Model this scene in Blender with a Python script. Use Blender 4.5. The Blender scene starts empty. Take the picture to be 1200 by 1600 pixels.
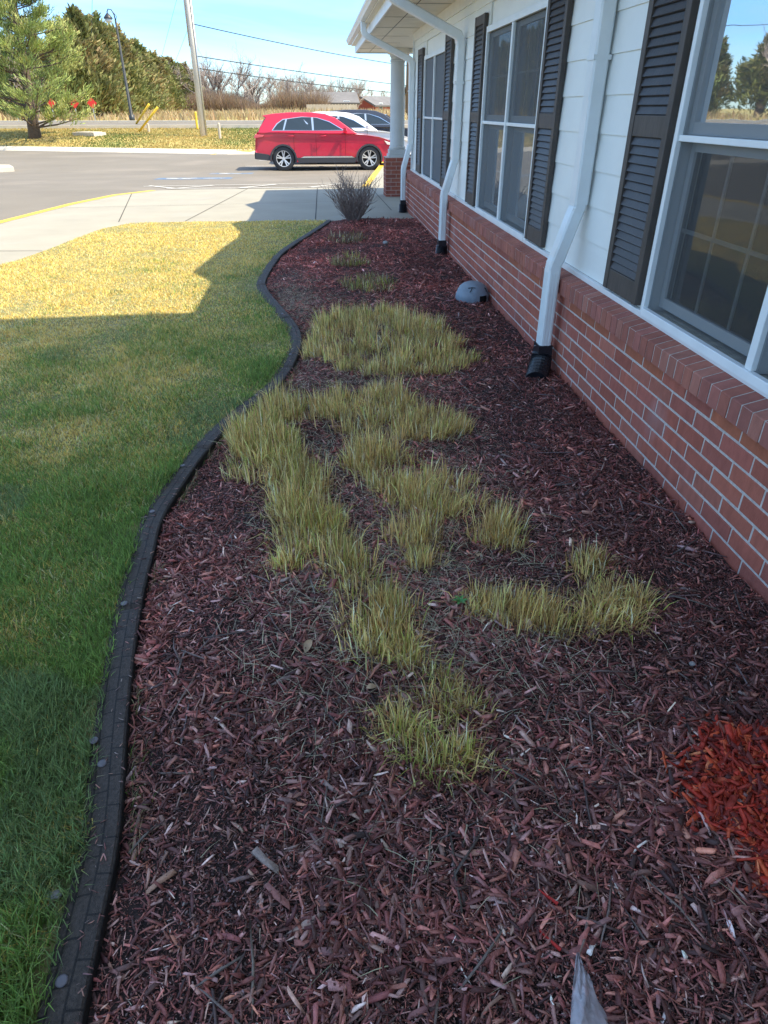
import bpy, bmesh, math, random
import numpy as np
from mathutils import Vector, Matrix
R = math.radians
random.seed(7)
rng = np.random.default_rng(11)
SC = bpy.context.scene
COL = SC.collection

# ------------------------------------------------------------------ camera
cd = bpy.data.cameras.new('camera'); cam = bpy.data.objects.new('camera', cd); COL.objects.link(cam)
cam.location = (0, 0, 1.41)
cam.rotation_euler = (R(90 - 31.11), 0, R(-5.146))
cd.sensor_fit = 'AUTO'; cd.sensor_width = 36; cd.lens = 36 * 1044.5 / 1600
cd.clip_start = 0.02; cd.clip_end = 5000
SC.camera = cam

# ------------------------------------------------------------------ light
SUN = Vector((0.68, -0.20, 1.0)).normalized()
SUN_EL = math.asin(SUN.z); SUN_AZ = math.atan2(SUN.x, SUN.y)
w = bpy.data.worlds.new('World'); SC.world = w; w.use_nodes = True
nt = w.node_tree; N = nt.nodes; L = nt.links
bg = N['Background']
sky = N.new('ShaderNodeTexSky'); sky.sky_type = 'NISHITA'; sky.sun_disc = False
sky.sun_elevation = SUN_EL; sky.sun_rotation = SUN_AZ
sky.air_density = 1.0; sky.dust_density = 0.6; sky.ozone_density = 1.4
tc = N.new('ShaderNodeTexCoord')
mp = N.new('ShaderNodeMapping'); mp.inputs['Scale'].default_value = (1.0, 1.0, 5.5)
nz = N.new('ShaderNodeTexNoise'); nz.inputs['Scale'].default_value = 2.3; nz.inputs['Detail'].default_value = 7
nz.inputs['Roughness'].default_value = 0.55; nz.inputs['Distortion'].default_value = 0.5
cr = N.new('ShaderNodeValToRGB'); cr.color_ramp.elements[0].position = 0.44; cr.color_ramp.elements[1].position = 0.66
mx = N.new('ShaderNodeMix'); mx.data_type = 'RGBA'
mx.inputs[7].default_value = (2.2, 2.6, 2.9, 1)
ml = N.new('ShaderNodeMath'); ml.operation = 'MULTIPLY'; ml.inputs[1].default_value = 0.5
L.new(tc.outputs['Generated'], mp.inputs[0]); L.new(mp.outputs[0], nz.inputs[0]); L.new(nz.outputs[0], cr.inputs[0])
L.new(cr.outputs[0], ml.inputs[0]); L.new(ml.outputs[0], mx.inputs[0]); L.new(sky.outputs[0], mx.inputs[6])
# clear, deeper blue air than the model gives near the horizon
sxyz = N.new('ShaderNodeSeparateXYZ'); L.new(tc.outputs['Generated'], sxyz.inputs[0])
gr_ = N.new('ShaderNodeValToRGB'); gr_.color_ramp.elements[0].position = 0.0; gr_.color_ramp.elements[0].color = (.50, .66, .80, 1)
gr_.color_ramp.elements[1].position = 0.22; gr_.color_ramp.elements[1].color = (.50, .67, .86, 1)
e_ = gr_.color_ramp.elements.new(.085); e_.color = (.26, .47, .78, 1)
e_ = gr_.color_ramp.elements.new(.6); e_.color = (.92, .88, .80, 1)
L.new(sxyz.outputs[2], gr_.inputs[0])
mg = N.new('ShaderNodeMix'); mg.data_type = 'RGBA'; mg.blend_type = 'MULTIPLY'; mg.inputs[0].default_value = 1
L.new(sky.outputs[0], mg.inputs[6]); L.new(gr_.outputs[0], mg.inputs[7]); L.new(mg.outputs[2], mx.inputs[6])
L.new(mx.outputs[2], bg.inputs[0]); bg.inputs[1].default_value = 0.135
sl = bpy.data.lights.new('sun', 'SUN'); so = bpy.data.objects.new('sun', sl); COL.objects.link(so)
sl.energy = 2.4; sl.angle = R(0.53); sl.color = (1.0, 0.88, 0.66)
so.rotation_euler = SUN.to_track_quat('Z', 'Y').to_euler(); so.location = (10, -3, 15)
vs = SC.view_settings
vs.view_transform = 'Standard'; vs.look = 'None'; vs.gamma = 1; vs.use_curve_mapping = False
vs.exposure = 1.98

# ------------------------------------------------------------------ helpers
def tag(o, label=None, cat=None, group=None, kind=None):
    if label: o['label'] = label
    if cat: o['category'] = cat
    if group: o['group'] = group
    if kind: o['kind'] = kind
    return o
def empty(name, loc=(0, 0, 0), rz=0):
    o = bpy.data.objects.new(name, None); COL.objects.link(o)
    o.location = loc; o.rotation_euler = (0, 0, rz); o.empty_display_size = 0.2
    return o
def copy_tree(o, parent=None):
    c = o.copy(); COL.objects.link(c); c.parent = parent
    for ch in list(o.children): copy_tree(ch, c)
    return c
def np_mesh(name, V, loops, sizes, mat, parent=None, col=None, off=(0, 0, 0), smooth=False):
    """V (n,3); loops flat index array; sizes face loop counts"""
    me = bpy.data.meshes.new(name)
    V = np.asarray(V, dtype=np.float64) - np.asarray(off)
    me.vertices.add(len(V)); me.vertices.foreach_set('co', V.astype(np.float32).ravel())
    loops = np.asarray(loops, dtype=np.int32).ravel(); sizes = np.asarray(sizes, dtype=np.int32).ravel()
    me.loops.add(len(loops)); me.loops.foreach_set('vertex_index', loops)
    st = np.concatenate([[0], np.cumsum(sizes)[:-1]]).astype(np.int32)
    me.polygons.add(len(sizes)); me.polygons.foreach_set('loop_start', st)
    try: me.polygons.foreach_set('loop_total', sizes)
    except Exception: pass
    if smooth: me.polygons.foreach_set('use_smooth', np.ones(len(sizes), dtype=bool))
    me.update(calc_edges=True)
    if col is not None:
        a = me.color_attributes.new('Col', 'FLOAT_COLOR', 'POINT')
        c4 = np.ones((len(V), 4), dtype=np.float32); c4[:, :3] = col
        a.data.foreach_set('color', c4.ravel())
    me.materials.append(mat)
    o = bpy.data.objects.new(name, me); COL.objects.link(o)
    if parent is not None: o.parent = parent
    return o
class MB:
    def __init__(s): s.v = []; s.f = []; s.c = []; s.cur = (1, 1, 1)
    def add(s, vs_, fs):
        b = len(s.v); s.v += [tuple(p) for p in vs_]; s.c += [s.cur] * len(vs_)
        s.f += [tuple(b + i for i in f) for f in fs]; return s
    def box(s, x0, x1, y0, y1, z0, z1):
        x0, x1 = min(x0, x1), max(x0, x1); y0, y1 = min(y0, y1), max(y0, y1); z0, z1 = min(z0, z1), max(z0, z1)
        return s.add([(x0, y0, z0), (x1, y0, z0), (x1, y1, z0), (x0, y1, z0), (x0, y0, z1), (x1, y0, z1), (x1, y1, z1), (x0, y1, z1)],
                     [(0, 3, 2, 1), (4, 5, 6, 7), (0, 1, 5, 4), (1, 2, 6, 5), (2, 3, 7, 6), (3, 0, 4, 7)])
    def hexa(s, p):
        return s.add(p, [(0, 3, 2, 1), (4, 5, 6, 7), (0, 1, 5, 4), (1, 2, 6, 5), (2, 3, 7, 6), (3, 0, 4, 7)])
    def tube(s, pts, rad, n=8, caps=True):
        pts = [Vector(p) for p in pts]
        if not hasattr(rad, '__len__'): rad = [rad] * len(pts)
        rings = []; up0 = Vector((0, 0, 1)); prev = None
        for i, p in enumerate(pts):
            d = (pts[min(i + 1, len(pts) - 1)] - pts[max(i - 1, 0)]).normalized()
            if prev is None:
                a = up0 if abs(d.z) < 0.95 else Vector((1, 0, 0))
                u = d.cross(a).normalized()
            else:
                u = (prev - d * prev.dot(d)).normalized()
            prev = u; v = d.cross(u)
            rings.append([p + (u * math.cos(2 * math.pi * k / n) + v * math.sin(2 * math.pi * k / n)) * rad[i] for k in range(n)])
        vs_ = [q for r in rings for q in r]; fs = []
        for i in range(len(pts) - 1):
            for k in range(n): fs.append((i * n + k, i * n + (k + 1) % n, (i + 1) * n + (k + 1) % n, (i + 1) * n + k))
        if caps: fs.append(tuple(range(n - 1, -1, -1))); fs.append(tuple((len(pts) - 1) * n + k for k in range(n)))
        return s.add(vs_, fs)
    def lathe(s, prof, n=24, c=(0, 0, 0), caps=True):
        vs_ = [(c[0] + r * math.cos(2 * math.pi * k / n), c[1] + r * math.sin(2 * math.pi * k / n), c[2] + z) for r, z in prof for k in range(n)]
        fs = [(i * n + k, i * n + (k + 1) % n, (i + 1) * n + (k + 1) % n, (i + 1) * n + k) for i in range(len(prof) - 1) for k in range(n)]
        if caps: fs.append(tuple(range(n - 1, -1, -1))); fs.append(tuple((len(prof) - 1) * n + k for k in range(n)))
        return s.add(vs_, fs)
    def prism(s, poly, z0, z1):
        """poly list of (x,y); z0,z1 number or function(x,y)"""
        f0 = z0 if callable(z0) else (lambda x, y: z0); f1 = z1 if callable(z1) else (lambda x, y: z1)
        n = len(poly)
        return s.add([(x, y, f0(x, y)) for x, y in poly] + [(x, y, f1(x, y)) for x, y in poly],
                     [tuple(range(n - 1, -1, -1)), tuple(range(n, 2 * n))] + [(i, (i + 1) % n, n + (i + 1) % n, n + i) for i in range(n)])
    def prism_xz(s, poly, y0, y1):
        n = len(poly)
        return s.add([(x, y0, z) for x, z in poly] + [(x, y1, z) for x, z in poly],
                     [tuple(range(n)), tuple(range(2 * n - 1, n - 1, -1))] + [(i, n + i, n + (i + 1) % n, (i + 1) % n) for i in range(n)])
    def build(s, name, mat, parent=None, off=(0, 0, 0), smooth=False, bevel=0, col=False, autosmooth=False):
        me = bpy.data.meshes.new(name)
        me.from_pydata([(x - off[0], y - off[1], z - off[2]) for x, y, z in s.v], [], s.f); me.update()
        if col:
            a = me.color_attributes.new('Col', 'FLOAT_COLOR', 'POINT')
            a.data.foreach_set('color', np.array([(c[0], c[1], c[2], 1) for c in s.c], dtype=np.float32).ravel())
        bm = bmesh.new(); bm.from_mesh(me); bmesh.ops.recalc_face_normals(bm, faces=bm.faces); bm.to_mesh(me); bm.free()
        if smooth or autosmooth: me.polygons.foreach_set('use_smooth', np.ones(len(me.polygons), dtype=bool))
        me.materials.append(mat)
        o = bpy.data.objects.new(name, me); COL.objects.link(o)
        if parent is not None: o.parent = parent
        if autosmooth:
            try: me.set_sharp_from_angle(angle=R(38))
            except Exception: pass
        if bevel:
            b = o.modifiers.new('bevel', 'BEVEL'); b.width = bevel; b.segments = 2; b.limit_method = 'ANGLE'; b.angle_limit = R(40)
        return o

def mat(name, color=(.5, .5, .5), rough=.6, metallic=0, nscale=0, namt=0.2, bump=0, bscale=60, attr=False, spec=.5, coat=0,
        stains=None, col2=None, coord='Object', emit=None, stretch=None, trans=0):
    m = bpy.data.materials.new(name); m.use_nodes = True
    t = m.node_tree; n = t.nodes; l = t.links; b = n['Principled BSDF']
    b.inputs['Base Color'].default_value = (*color, 1); b.inputs['Roughness'].default_value = rough
    b.inputs['Metallic'].default_value = metallic
    b.inputs['Specular IOR Level'].default_value = spec
    if coat: b.inputs['Coat Weight'].default_value = coat; b.inputs['Coat Roughness'].default_value = .05
    tcn = n.new('ShaderNodeTexCoord'); src = tcn.outputs[coord]
    if stretch:
        mpn = n.new('ShaderNodeMapping'); mpn.inputs['Scale'].default_value = stretch; l.new(src, mpn.inputs[0]); src = mpn.outputs[0]
    cur = None
    if attr:
        a = n.new('ShaderNodeVertexColor'); a.layer_name = 'Col'; cur = a.outputs[0]
    if nscale:
        z = n.new('ShaderNodeTexNoise'); z.inputs['Scale'].default_value = nscale; z.inputs['Detail'].default_value = 6
        z.inputs['Roughness'].default_value = .6
        l.new(src, z.inputs[0])
        if col2:
            r = n.new('ShaderNodeValToRGB'); r.color_ramp.elements[0].position = .35; r.color_ramp.elements[1].position = .65
            r.color_ramp.elements[0].color = (*color, 1); r.color_ramp.elements[1].color = (*col2, 1)
            l.new(z.outputs[0], r.inputs[0])
            cur = r.outputs[0]
        else:
            r = n.new('ShaderNodeMapRange'); r.inputs['From Min'].default_value = .3; r.inputs['From Max'].default_value = .7
            r.inputs['To Min'].default_value = 1 - namt; r.inputs['To Max'].default_value = 1 + namt
            l.new(z.outputs[0], r.inputs[0])
            mm = n.new('ShaderNodeMix'); mm.data_type = 'RGBA'; mm.blend_type = 'MULTIPLY'; mm.inputs[0].default_value = 1
            if cur is None: mm.inputs[6].default_value = (*color, 1)
            else: l.new(cur, mm.inputs[6])
            l.new(r.outputs[0], mm.inputs[7]); cur = mm.outputs[2]
    if stains:   # (scale, threshold, colour, amount)
        for sc_, th, c_, am in stains:
            z = n.new('ShaderNodeTexNoise'); z.inputs['Scale'].default_value = sc_; z.inputs['Detail'].default_value = 5; l.new(src, z.inputs[0])
            r = n.new('ShaderNodeMapRange'); r.inputs['From Min'].default_value = th; r.inputs['From Max'].default_value = th + .12
            r.inputs['To Max'].default_value = am; l.new(z.outputs[0], r.inputs[0])
            mm = n.new('ShaderNodeMix'); mm.data_type = 'RGBA'; mm.inputs[7].default_value = (*c_, 1)
            if cur is None: mm.inputs[6].default_value = (*color, 1)
            else: l.new(cur, mm.inputs[6])
            l.new(r.outputs[0], mm.inputs[0]); cur = mm.outputs[2]
    if cur is not None: l.new(cur, b.inputs['Base Color'])
    if bump:
        z = n.new('ShaderNodeTexNoise'); z.inputs['Scale'].default_value = bscale; z.inputs['Detail'].default_value = 4; l.new(src, z.inputs[0])
        bp = n.new('ShaderNodeBump'); bp.inputs['Strength'].default_value = bump; bp.inputs['Distance'].default_value = .01
        l.new(z.outputs[0], bp.inputs['Height']); l.new(bp.outputs[0], b.inputs['Normal'])
    if emit: b.inputs['Emission Color'].default_value = (*emit, 1); b.inputs['Emission Strength'].default_value = 1
    if trans:
        out = n['Material Output']; tl = n.new('ShaderNodeBsdfTranslucent'); ms = n.new('ShaderNodeMixShader'); ms.inputs[0].default_value = trans
        if cur is not None: l.new(cur, tl.inputs[0])
        else: tl.inputs[0].default_value = (*color, 1)
        l.new(b.outputs[0], ms.inputs[1]); l.new(tl.outputs[0], ms.inputs[2]); l.new(ms.outputs[0], out.inputs[0])
    return m
def glass_mat(name, tint=.5, ior=2.2, diff=(.05, .055, .06), dmix=0.0):
    m = bpy.data.materials.new(name); m.use_nodes = True
    t = m.node_tree; n = t.nodes; l = t.links; n.remove(n['Principled BSDF']); out = n['Material Output']
    tr = n.new('ShaderNodeBsdfTransparent'); tr.inputs[0].default_value = (tint, tint * 1.02, tint * 1.03, 1)
    gl = n.new('ShaderNodeBsdfGlossy'); gl.inputs['Roughness'].default_value = 0.015; gl.inputs['Color'].default_value = (.92, .96, 1, 1)
    fr = n.new('ShaderNodeFresnel'); fr.inputs[0].default_value = ior
    z = n.new('ShaderNodeTexNoise'); z.inputs['Scale'].default_value = 2.5; tcn = n.new('ShaderNodeTexCoord'); l.new(tcn.outputs['Object'], z.inputs[0])
    bp = n.new('ShaderNodeBump'); bp.inputs['Strength'].default_value = .05; bp.inputs['Distance'].default_value = .02
    l.new(z.outputs[0], bp.inputs['Height']); l.new(bp.outputs[0], gl.inputs['Normal'])
    ms = n.new('ShaderNodeMixShader'); l.new(fr.outputs[0], ms.inputs[0]); l.new(tr.outputs[0], ms.inputs[1]); l.new(gl.outputs[0], ms.inputs[2])
    last = ms.outputs[0]
    if dmix:
        d = n.new('ShaderNodeBsdfDiffuse'); d.inputs[0].default_value = (*diff, 1)
        m2 = n.new('ShaderNodeMixShader'); m2.inputs[0].default_value = dmix; l.new(last, m2.inputs[1]); l.new(d.outputs[0], m2.inputs[2]); last = m2.outputs[0]
    l.new(last, out.inputs[0]); return m

def vnoise(x, y, scale, seed=0):
    x = np.asarray(x) / scale + 1000; y = np.asarray(y) / scale + 1000
    xi = np.floor(x).astype(np.int64); yi = np.floor(y).astype(np.int64); fx = x - xi; fy = y - yi
    fx = fx * fx * (3 - 2 * fx); fy = fy * fy * (3 - 2 * fy)
    def h(a, b):
        q = (a * 374761393 + b * 668265263 + seed * 974634777) & 0xffffffff
        q = ((q ^ (q >> 13)) * 1274126177) & 0xffffffff; q = q ^ (q >> 16)
        return (q & 0xffff) / 65535.0
    return (h(xi, yi) * (1 - fx) + h(xi + 1, yi) * fx) * (1 - fy) + (h(xi, yi + 1) * (1 - fx) + h(xi + 1, yi + 1) * fx) * fy
def inpoly(x, y, poly):
    x = np.asarray(x); y = np.asarray(y); ins = np.zeros(x.shape, bool); n = len(poly)
    for i in range(n):
        x1, y1 = poly[i]; x2, y2 = poly[(i + 1) % n]
        c = ((y1 > y) != (y2 > y)) & (x < (x2 - x1) * (y - y1) / (y2 - y1 + 1e-12) + x1)
        ins ^= c
    return ins

# ------------------------------------------------------------------ materials
M = {}
M['brick'] = mat('brick', rough=.8, attr=True, nscale=28, namt=.16, bump=.25, bscale=220, spec=.3,
                 stains=[(3.2, .60, (.42, .30, .29), .35)], stretch=(1, 1, .45))
M['mortar'] = mat('mortar', (.56, .50, .45), .95, nscale=60, namt=.2, bump=.5, bscale=250)
M['siding'] = mat('siding', (.80, .82, .78), .45, nscale=4, namt=.035, bump=.06, bscale=90, stains=[(1.3, .66, (.50, .50, .42), .25)])
M['white_trim'] = mat('white_trim', (.74, .75, .74), .4, nscale=6, namt=.05)
M['cream_soffit'] = mat('cream_soffit', (.80, .74, .62), .6, nscale=5, namt=.06)
M['downspout'] = mat('downspout', (.74, .78, .78), .35, nscale=9, namt=.05, stains=[(5, .68, (.45, .42, .36), .3)])
M['shutter'] = mat('shutter', (.040, .036, .036), .5, nscale=16, namt=.25, bump=.2, bscale=120, stretch=(1, 1, .25))
M['shutter_rail'] = mat('shutter_rail', (.066, .053, .045), .6, nscale=25, namt=.3, bump=.2, bscale=120, stretch=(1, 1, .2))
M['black_plastic'] = mat('black_plastic', (.012, .014, .018), .35, nscale=30, namt=.3)
M['roof'] = mat('roof_shingle', (.12, .11, .10), .9, nscale=30, namt=.3, bump=.4)
M['window_frame'] = mat('window_frame', (.78, .82, .82), .4, nscale=8, namt=.05)
M['sash'] = mat('sash', (.36, .39, .40), .45)
M['grille'] = mat('grille', (.50, .52, .50), .5)
M['glass'] = glass_mat('window_glass', .55, 1.56)
def screen_mat(name, k, colr):
    m = bpy.data.materials.new(name); m.use_nodes = True; n = m.node_tree.nodes; l = m.node_tree.links; b = n['Principled BSDF']
    b.inputs['Base Color'].default_value = (*colr, 1); b.inputs['Roughness'].default_value = .7
    tr = n.new('ShaderNodeBsdfTransparent'); ms = n.new('ShaderNodeMixShader'); ms.inputs[0].default_value = k
    l.new(tr.outputs[0], ms.inputs[1]); l.new(b.outputs[0], ms.inputs[2]); l.new(ms.outputs[0], n['Material Output'].inputs[0]); return m
M['near_screen'] = screen_mat('near_screen', .30, (.13, .125, .12)); M['mid_screen'] = screen_mat('mid_screen', .55, (.12, .13, .135))
M['sill'] = mat('dirty_sill', (.30, .30, .26), .8, nscale=22, namt=.3)
M['screened_glass'] = glass_mat('screened_glass', .55, 1.6, (.13, .145, .16), .55)
M['far_screen'] = screen_mat('far_screen', .85, (.12, .135, .15))
M['interior'] = mat('interior', (.06, .055, .05), .9)
M['curtain'] = mat('curtain', (.17, .16, .14), .9, nscale=5, namt=.2)
M['blind'] = mat('blind', (.40, .38, .34), .7)
M['concrete'] = mat('concrete', (.30, .28, .228), .9, nscale=1.3, namt=.08, bump=.15, bscale=150, coord='Object',
                    stains=[(7, .66, (.27, .25, .23), .4), (.7, .6, (.32, .31, .28), .5)])
M['pale_concrete'] = mat('pale_concrete', (.50, .45, .37), .9, nscale=3, namt=.1)
M['asphalt'] = mat('asphalt', (.170, .150, .122), .9, nscale=.5, namt=.10, bump=.35, bscale=90, coord='Object',
                   stains=[(.33, .55, (.23, .20, .165), .6), (2.2, .64, (.13, .12, .105), .5)])
M['yellow_paint'] = mat('yellow_paint', (.72, .48, .04), .6, nscale=14, namt=.2)
M['white_paint'] = mat('white_paint', (.62, .60, .55), .7, nscale=10, namt=.15, stains=[(6, .58, (.25, .23, .2), .7)])
M['blue_paint'] = mat('blue_paint', (.09, .15, .24), .7, nscale=10, namt=.2, stains=[(4, .5, (.22, .2, .18), .8)])
M['soil'] = mat('soil', (.034, .020, .018), .95, nscale=60, namt=.5, bump=.8, bscale=160)
M['lawn_soil'] = mat('lawn_soil', (.12, .14, .05), .95, nscale=14, bump=.6, bscale=120, col2=(.28, .23, .10))
M['dry_turf'] = mat('dry_turf', (.46, .33, .11), .95, nscale=.45, col2=(.26, .25, .07), bump=.6, bscale=12)
M['chips'] = mat('wood_chips', rough=.62, attr=True, nscale=90, namt=.3, spec=.45, bump=.3, bscale=300)
M['blade'] = mat('grass_blade', rough=.55, attr=True, spec=.35, trans=.42)
M['foliage'] = mat('foliage', rough=.65, attr=True, spec=.2, trans=.2)
M['bark'] = mat('bark', (.12, .085, .06), .9, nscale=8, namt=.3)
M['grey_bark'] = mat('grey_bark', (.33, .27, .23), .9, nscale=8, namt=.2)
M['pole_wood'] = mat('pole_wood', (.60, .56, .50), .85, nscale=5, namt=.25, stretch=(1, 1, .1))
M['black_metal'] = mat('black_metal', (.025, .03, .035), .45)
M['red_sign'] = mat('red_sign', (.62, .03, .02), .5)
M['steel'] = mat('steel', (.5, .5, .48), .4, metallic=.7)
M['edging'] = mat('rubber_edging', (.058, .044, .036), .72, nscale=130, namt=.5, bump=.55, bscale=330, spec=.5, stains=[(9, .60, (.085, .065, .055), .6), (40, .62, (.10, .075, .06), .5)])
M['pin'] = mat('pin_head', (.13, .12, .135), .5, nscale=40, namt=.2)
M['dome'] = mat('grey_dome', (.20, .25, .30), .55, nscale=14, namt=.12, bump=.2, bscale=120, stains=[(12, .62, (.10, .09, .09), .35)])
M['dark'] = mat('dark_hole', (.01, .01, .01), .9)
M['tyre'] = mat('tyre', (.035, .035, .037), .8)
M['rim'] = mat('rim', (.6, .6, .6), .3, metallic=.35)
M['car_glass'] = mat('car_glass', (.03, .045, .06), .08, spec=.45)
M['cladding'] = mat('cladding', (.04, .04, .045), .6)
M['chrome'] = mat('chrome', (.7, .7, .7), .2, metallic=.9)
M['red_car'] = mat('red_paint', (.52, .006, .035), .28, coat=.8, spec=.6)
M['white_car'] = mat('white_car_paint', (.75, .75, .74), .3, coat=.6)
M['dark_car'] = mat('dark_car_paint', (.025, .03, .045), .25, coat=.8)
M['lamp_clear'] = mat('lamp_clear', (.8, .75, .65), .15, spec=.8)
M['lamp_red'] = mat('lamp_red', (.65, .10, .12), .2)
M['tan_wall'] = mat('tan_wall', (.50, .42, .32), .8, nscale=.6, namt=.1)
M['far_brick'] = mat('far_brick', (.40, .10, .07), .8, nscale=1, namt=.1)
M['far_roof'] = mat('far_roof', (.15, .145, .145), .9, nscale=1, namt=.15)
M['pebble'] = mat('pebble', (.30, .29, .28), .8, nscale=20, namt=.3)
M['wire'] = mat('wire', (.03, .03, .03), .7)

# ------------------------------------------------------------------ terrain
def lot_z(y):
    return float(np.interp(y, [0, 16.7, 25.7, 36, 60], [-.13, -.13, -.42, -.38, -.30]))
def lot_far(x):      # y of the far kerb of the parking lot
    return float(np.interp(x, [-80, -15.7, -2.7, 0, 60], [58, 39.7, 35.0, 37.5, 38.5]))
def ground_z(x, y):
    yf = lot_far(x)
    if y <= yf: return lot_z(y) - .03
    t = y - yf; z0 = -.25
    zb = float(np.interp(y, [36, 42, 48, 52, 55, 70, 150, 400, 2500], [-.10, .13, .40, .54, .68, .76, .80, .85, .9]))
    k = min(1, t / 3.0)
    return z0 * (1 - k) + max(zb, -.15) * k
ys = np.concatenate([np.linspace(-30, 30, 31), np.linspace(31, 60, 59), np.linspace(62, 110, 25), [130, 160, 200, 260, 350, 500, 800, 1400, 2500]])
xs = np.concatenate([[-1500, -800, -400, -250], np.linspace(-150, -60, 10), np.linspace(-56, 40, 97), np.linspace(50, 150, 11), [250, 400, 800, 1500]])
V = [(x, y, ground_z(x, y)) for y in ys for x in xs]; nx = len(xs)
F = [(j * nx + i, j * nx + i + 1, (j + 1) * nx + i + 1, (j + 1) * nx + i) for j in range(len(ys) - 1) for i in range(nx - 1)]
g = MB(); g.v = V; g.f = F; g.c = [(1, 1, 1)] * len(V)
tag(g.build('ground', M['dry_turf'], smooth=True), kind='structure')

def sheet(name, poly_cols, mat_, zf):
    """strip sheet: list of (left xy, right xy) rows"""
    m = MB(); n = 12
    rows = poly_cols
    for (a, b) in rows:
        for k in range(n + 1):
            x = a[0] + (b[0] - a[0]) * k / n; y = a[1] + (b[1] - a[1]) * k / n
            m.v.append((x, y, zf(x, y))); m.c.append((1, 1, 1))
    for j in range(len(rows) - 1):
        for k in range(n): m.f.append((j * (n + 1) + k, j * (n + 1) + k + 1, (j + 1) * (n + 1) + k + 1, (j + 1) * (n + 1) + k))
    return m.build(name, mat_, smooth=False)
# parking lot asphalt
rows = []
xr = np.concatenate([np.linspace(-60, -4, 29), np.linspace(-2.7, 30, 16)])
m = MB(); NY = 26
for x in xr:
    yf = lot_far(x) - .1
    for k in range(NY + 1):
        y = -20 + (yf + 20) * k / NY
        m.v.append((x, y, lot_z(y))); m.c.append((1, 1, 1))
for i in range(len(xr) - 1):
    for k in range(NY): m.f.append((i * (NY + 1) + k, (i + 1) * (NY + 1) + k, (i + 1) * (NY + 1) + k + 1, i * (NY + 1) + k + 1))
tag(m.build('parking_lot', M['asphalt']), kind='structure')
# far kerb of the lot
m = MB()
px = [x for x in np.linspace(-60, 30, 46)]
for a, b in zip(px[:-1], px[1:]):
    ya, yb = lot_far(a), lot_far(b); za, zb = lot_z(ya), lot_z(yb)
    m.hexa([(a, ya - .55, za - .1), (b, yb - .55, zb - .1), (b, yb + .15, zb - .1), (a, ya + .15, za - .1),
            (a, ya - .55, za + .012), (b, yb - .55, zb + .012), (b, yb + .15, zb + .17), (a, ya + .15, za + .17)])
tag(m.build('kerb', M['pale_concrete']), kind='structure')
# road beyond the verge and its kerb
m = MB(); zr = lambda y: float(np.interp(y, [47, 48, 52, 53], [.36, .44, .585, .60])) 
m.add([(-300, 48, .50), (120, 48, .50), (120, 52.2, .64), (-300, 52.2, .64), (-300, 48, .2), (120, 48, .2), (120, 52.2, .2), (-300, 52.2, .2)],
      [(0, 1, 2, 3), (0, 4, 5, 1), (3, 2, 6, 7)])
tag(m.build('road', M['asphalt']), kind='structure')
m = MB(); m.box(-300, 120, 52.2, 52.7, .3, .74); m.box(-300, 120, 47.5, 48.0, .2, .56)
tag(m.build('road_kerb', M['pale_concrete']), kind='structure')

# pavement (walk) with lawn side and yellow kerb edge
side_in = [(-6.2, -8), (-4.9, 0), (-3.353, 7.67), (-3.2, 8.4), (-3.08, 9.3), (-2.95, 10.2), (-2.72, 10.62), (-1.2, 10.72), (.14, 10.66), (1.44, 10.66)]
side_out = [(-7.3, -8), (-6.0, 0), (-5.0, 7.4), (-4.62, 11.0), (-4.42, 13.6), (-4.1, 15.4), (-3.55, 16.45), (-2.9, 16.7), (1.05, 16.75)]
def walk_z(x, y): return -.02 * max(0, y - 10.6) if y < 17 else -.128 - .016 * (y - 17)
m = MB()
poly = side_in + [(1.44, 11.95), (9, 11.95), (9, 16.9)] + side_out[::-1]
m.prism(poly, lambda x, y: -.35, lambda x, y: walk_z(x, y))
m.prism([(1.06, 16.78), (9, 16.92), (9, 38), (3.8, 38), (2.4, 27)], lambda x, y: -.6, lambda x, y: walk_z(x, y) - .002)
walk = tag(m.build('pavement', M['concrete']), kind='structure')
bm = bmesh.new(); bm.from_mesh(walk.data); bmesh.ops.triangulate(bm, faces=bm.faces); bm.to_mesh(walk.data); bm.free()
# expansion joints, thin dark strips
m = MB()
def strip(a, b, w_, z):
    a = Vector(a); b = Vector(b); d = (b - a).normalized(); p = Vector((-d.y, d.x)) * w_ / 2
    n_ = max(1, int((b - a).length / .5)); 
    for i in range(n_):
        q = a + (b - a) * i / n_; r_ = a + (b - a) * (i + 1) / n_
        pts = [q - p, r_ - p, r_ + p, q + p]
        m.add([(t.x, t.y, z(t.x, t.y)) for t in pts], [(0, 1, 2, 3)])
J = lambda x, y: walk_z(x, y) + .004
for a, b in [((-.05, 10.75), (.0, 16.7)), ((-1.95, 10.8), (-1.55, 16.7)), ((-3.9, 16.0), (-2.9, 10.8)), ((-4.5, 12.9), (1.1, 13.6)), ((-4.85, 8.6), (-3.2, 8.5)), ((1.2, 11.95), (1.2, 16.7)), ((-5.2, 6.3), (-3.6, 6.2))]:
    strip(a, b, .012, J)
tag(m.build('pavement_joints', M['dark']), kind='structure')
# yellow kerb paint
m = MB()
J = lambda x, y: walk_z(x, y) + .005
for a, b in zip(side_out[:-3], side_out[1:-2]): strip(a, b, .14, J)
strip((1.10, 17.0), (2.38, 26.9), .16, J); strip((2.38, 26.9), (3.8, 37.9), .16, J)
tag(m.build('kerb_paint', M['yellow_paint']), kind='structure')
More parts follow.
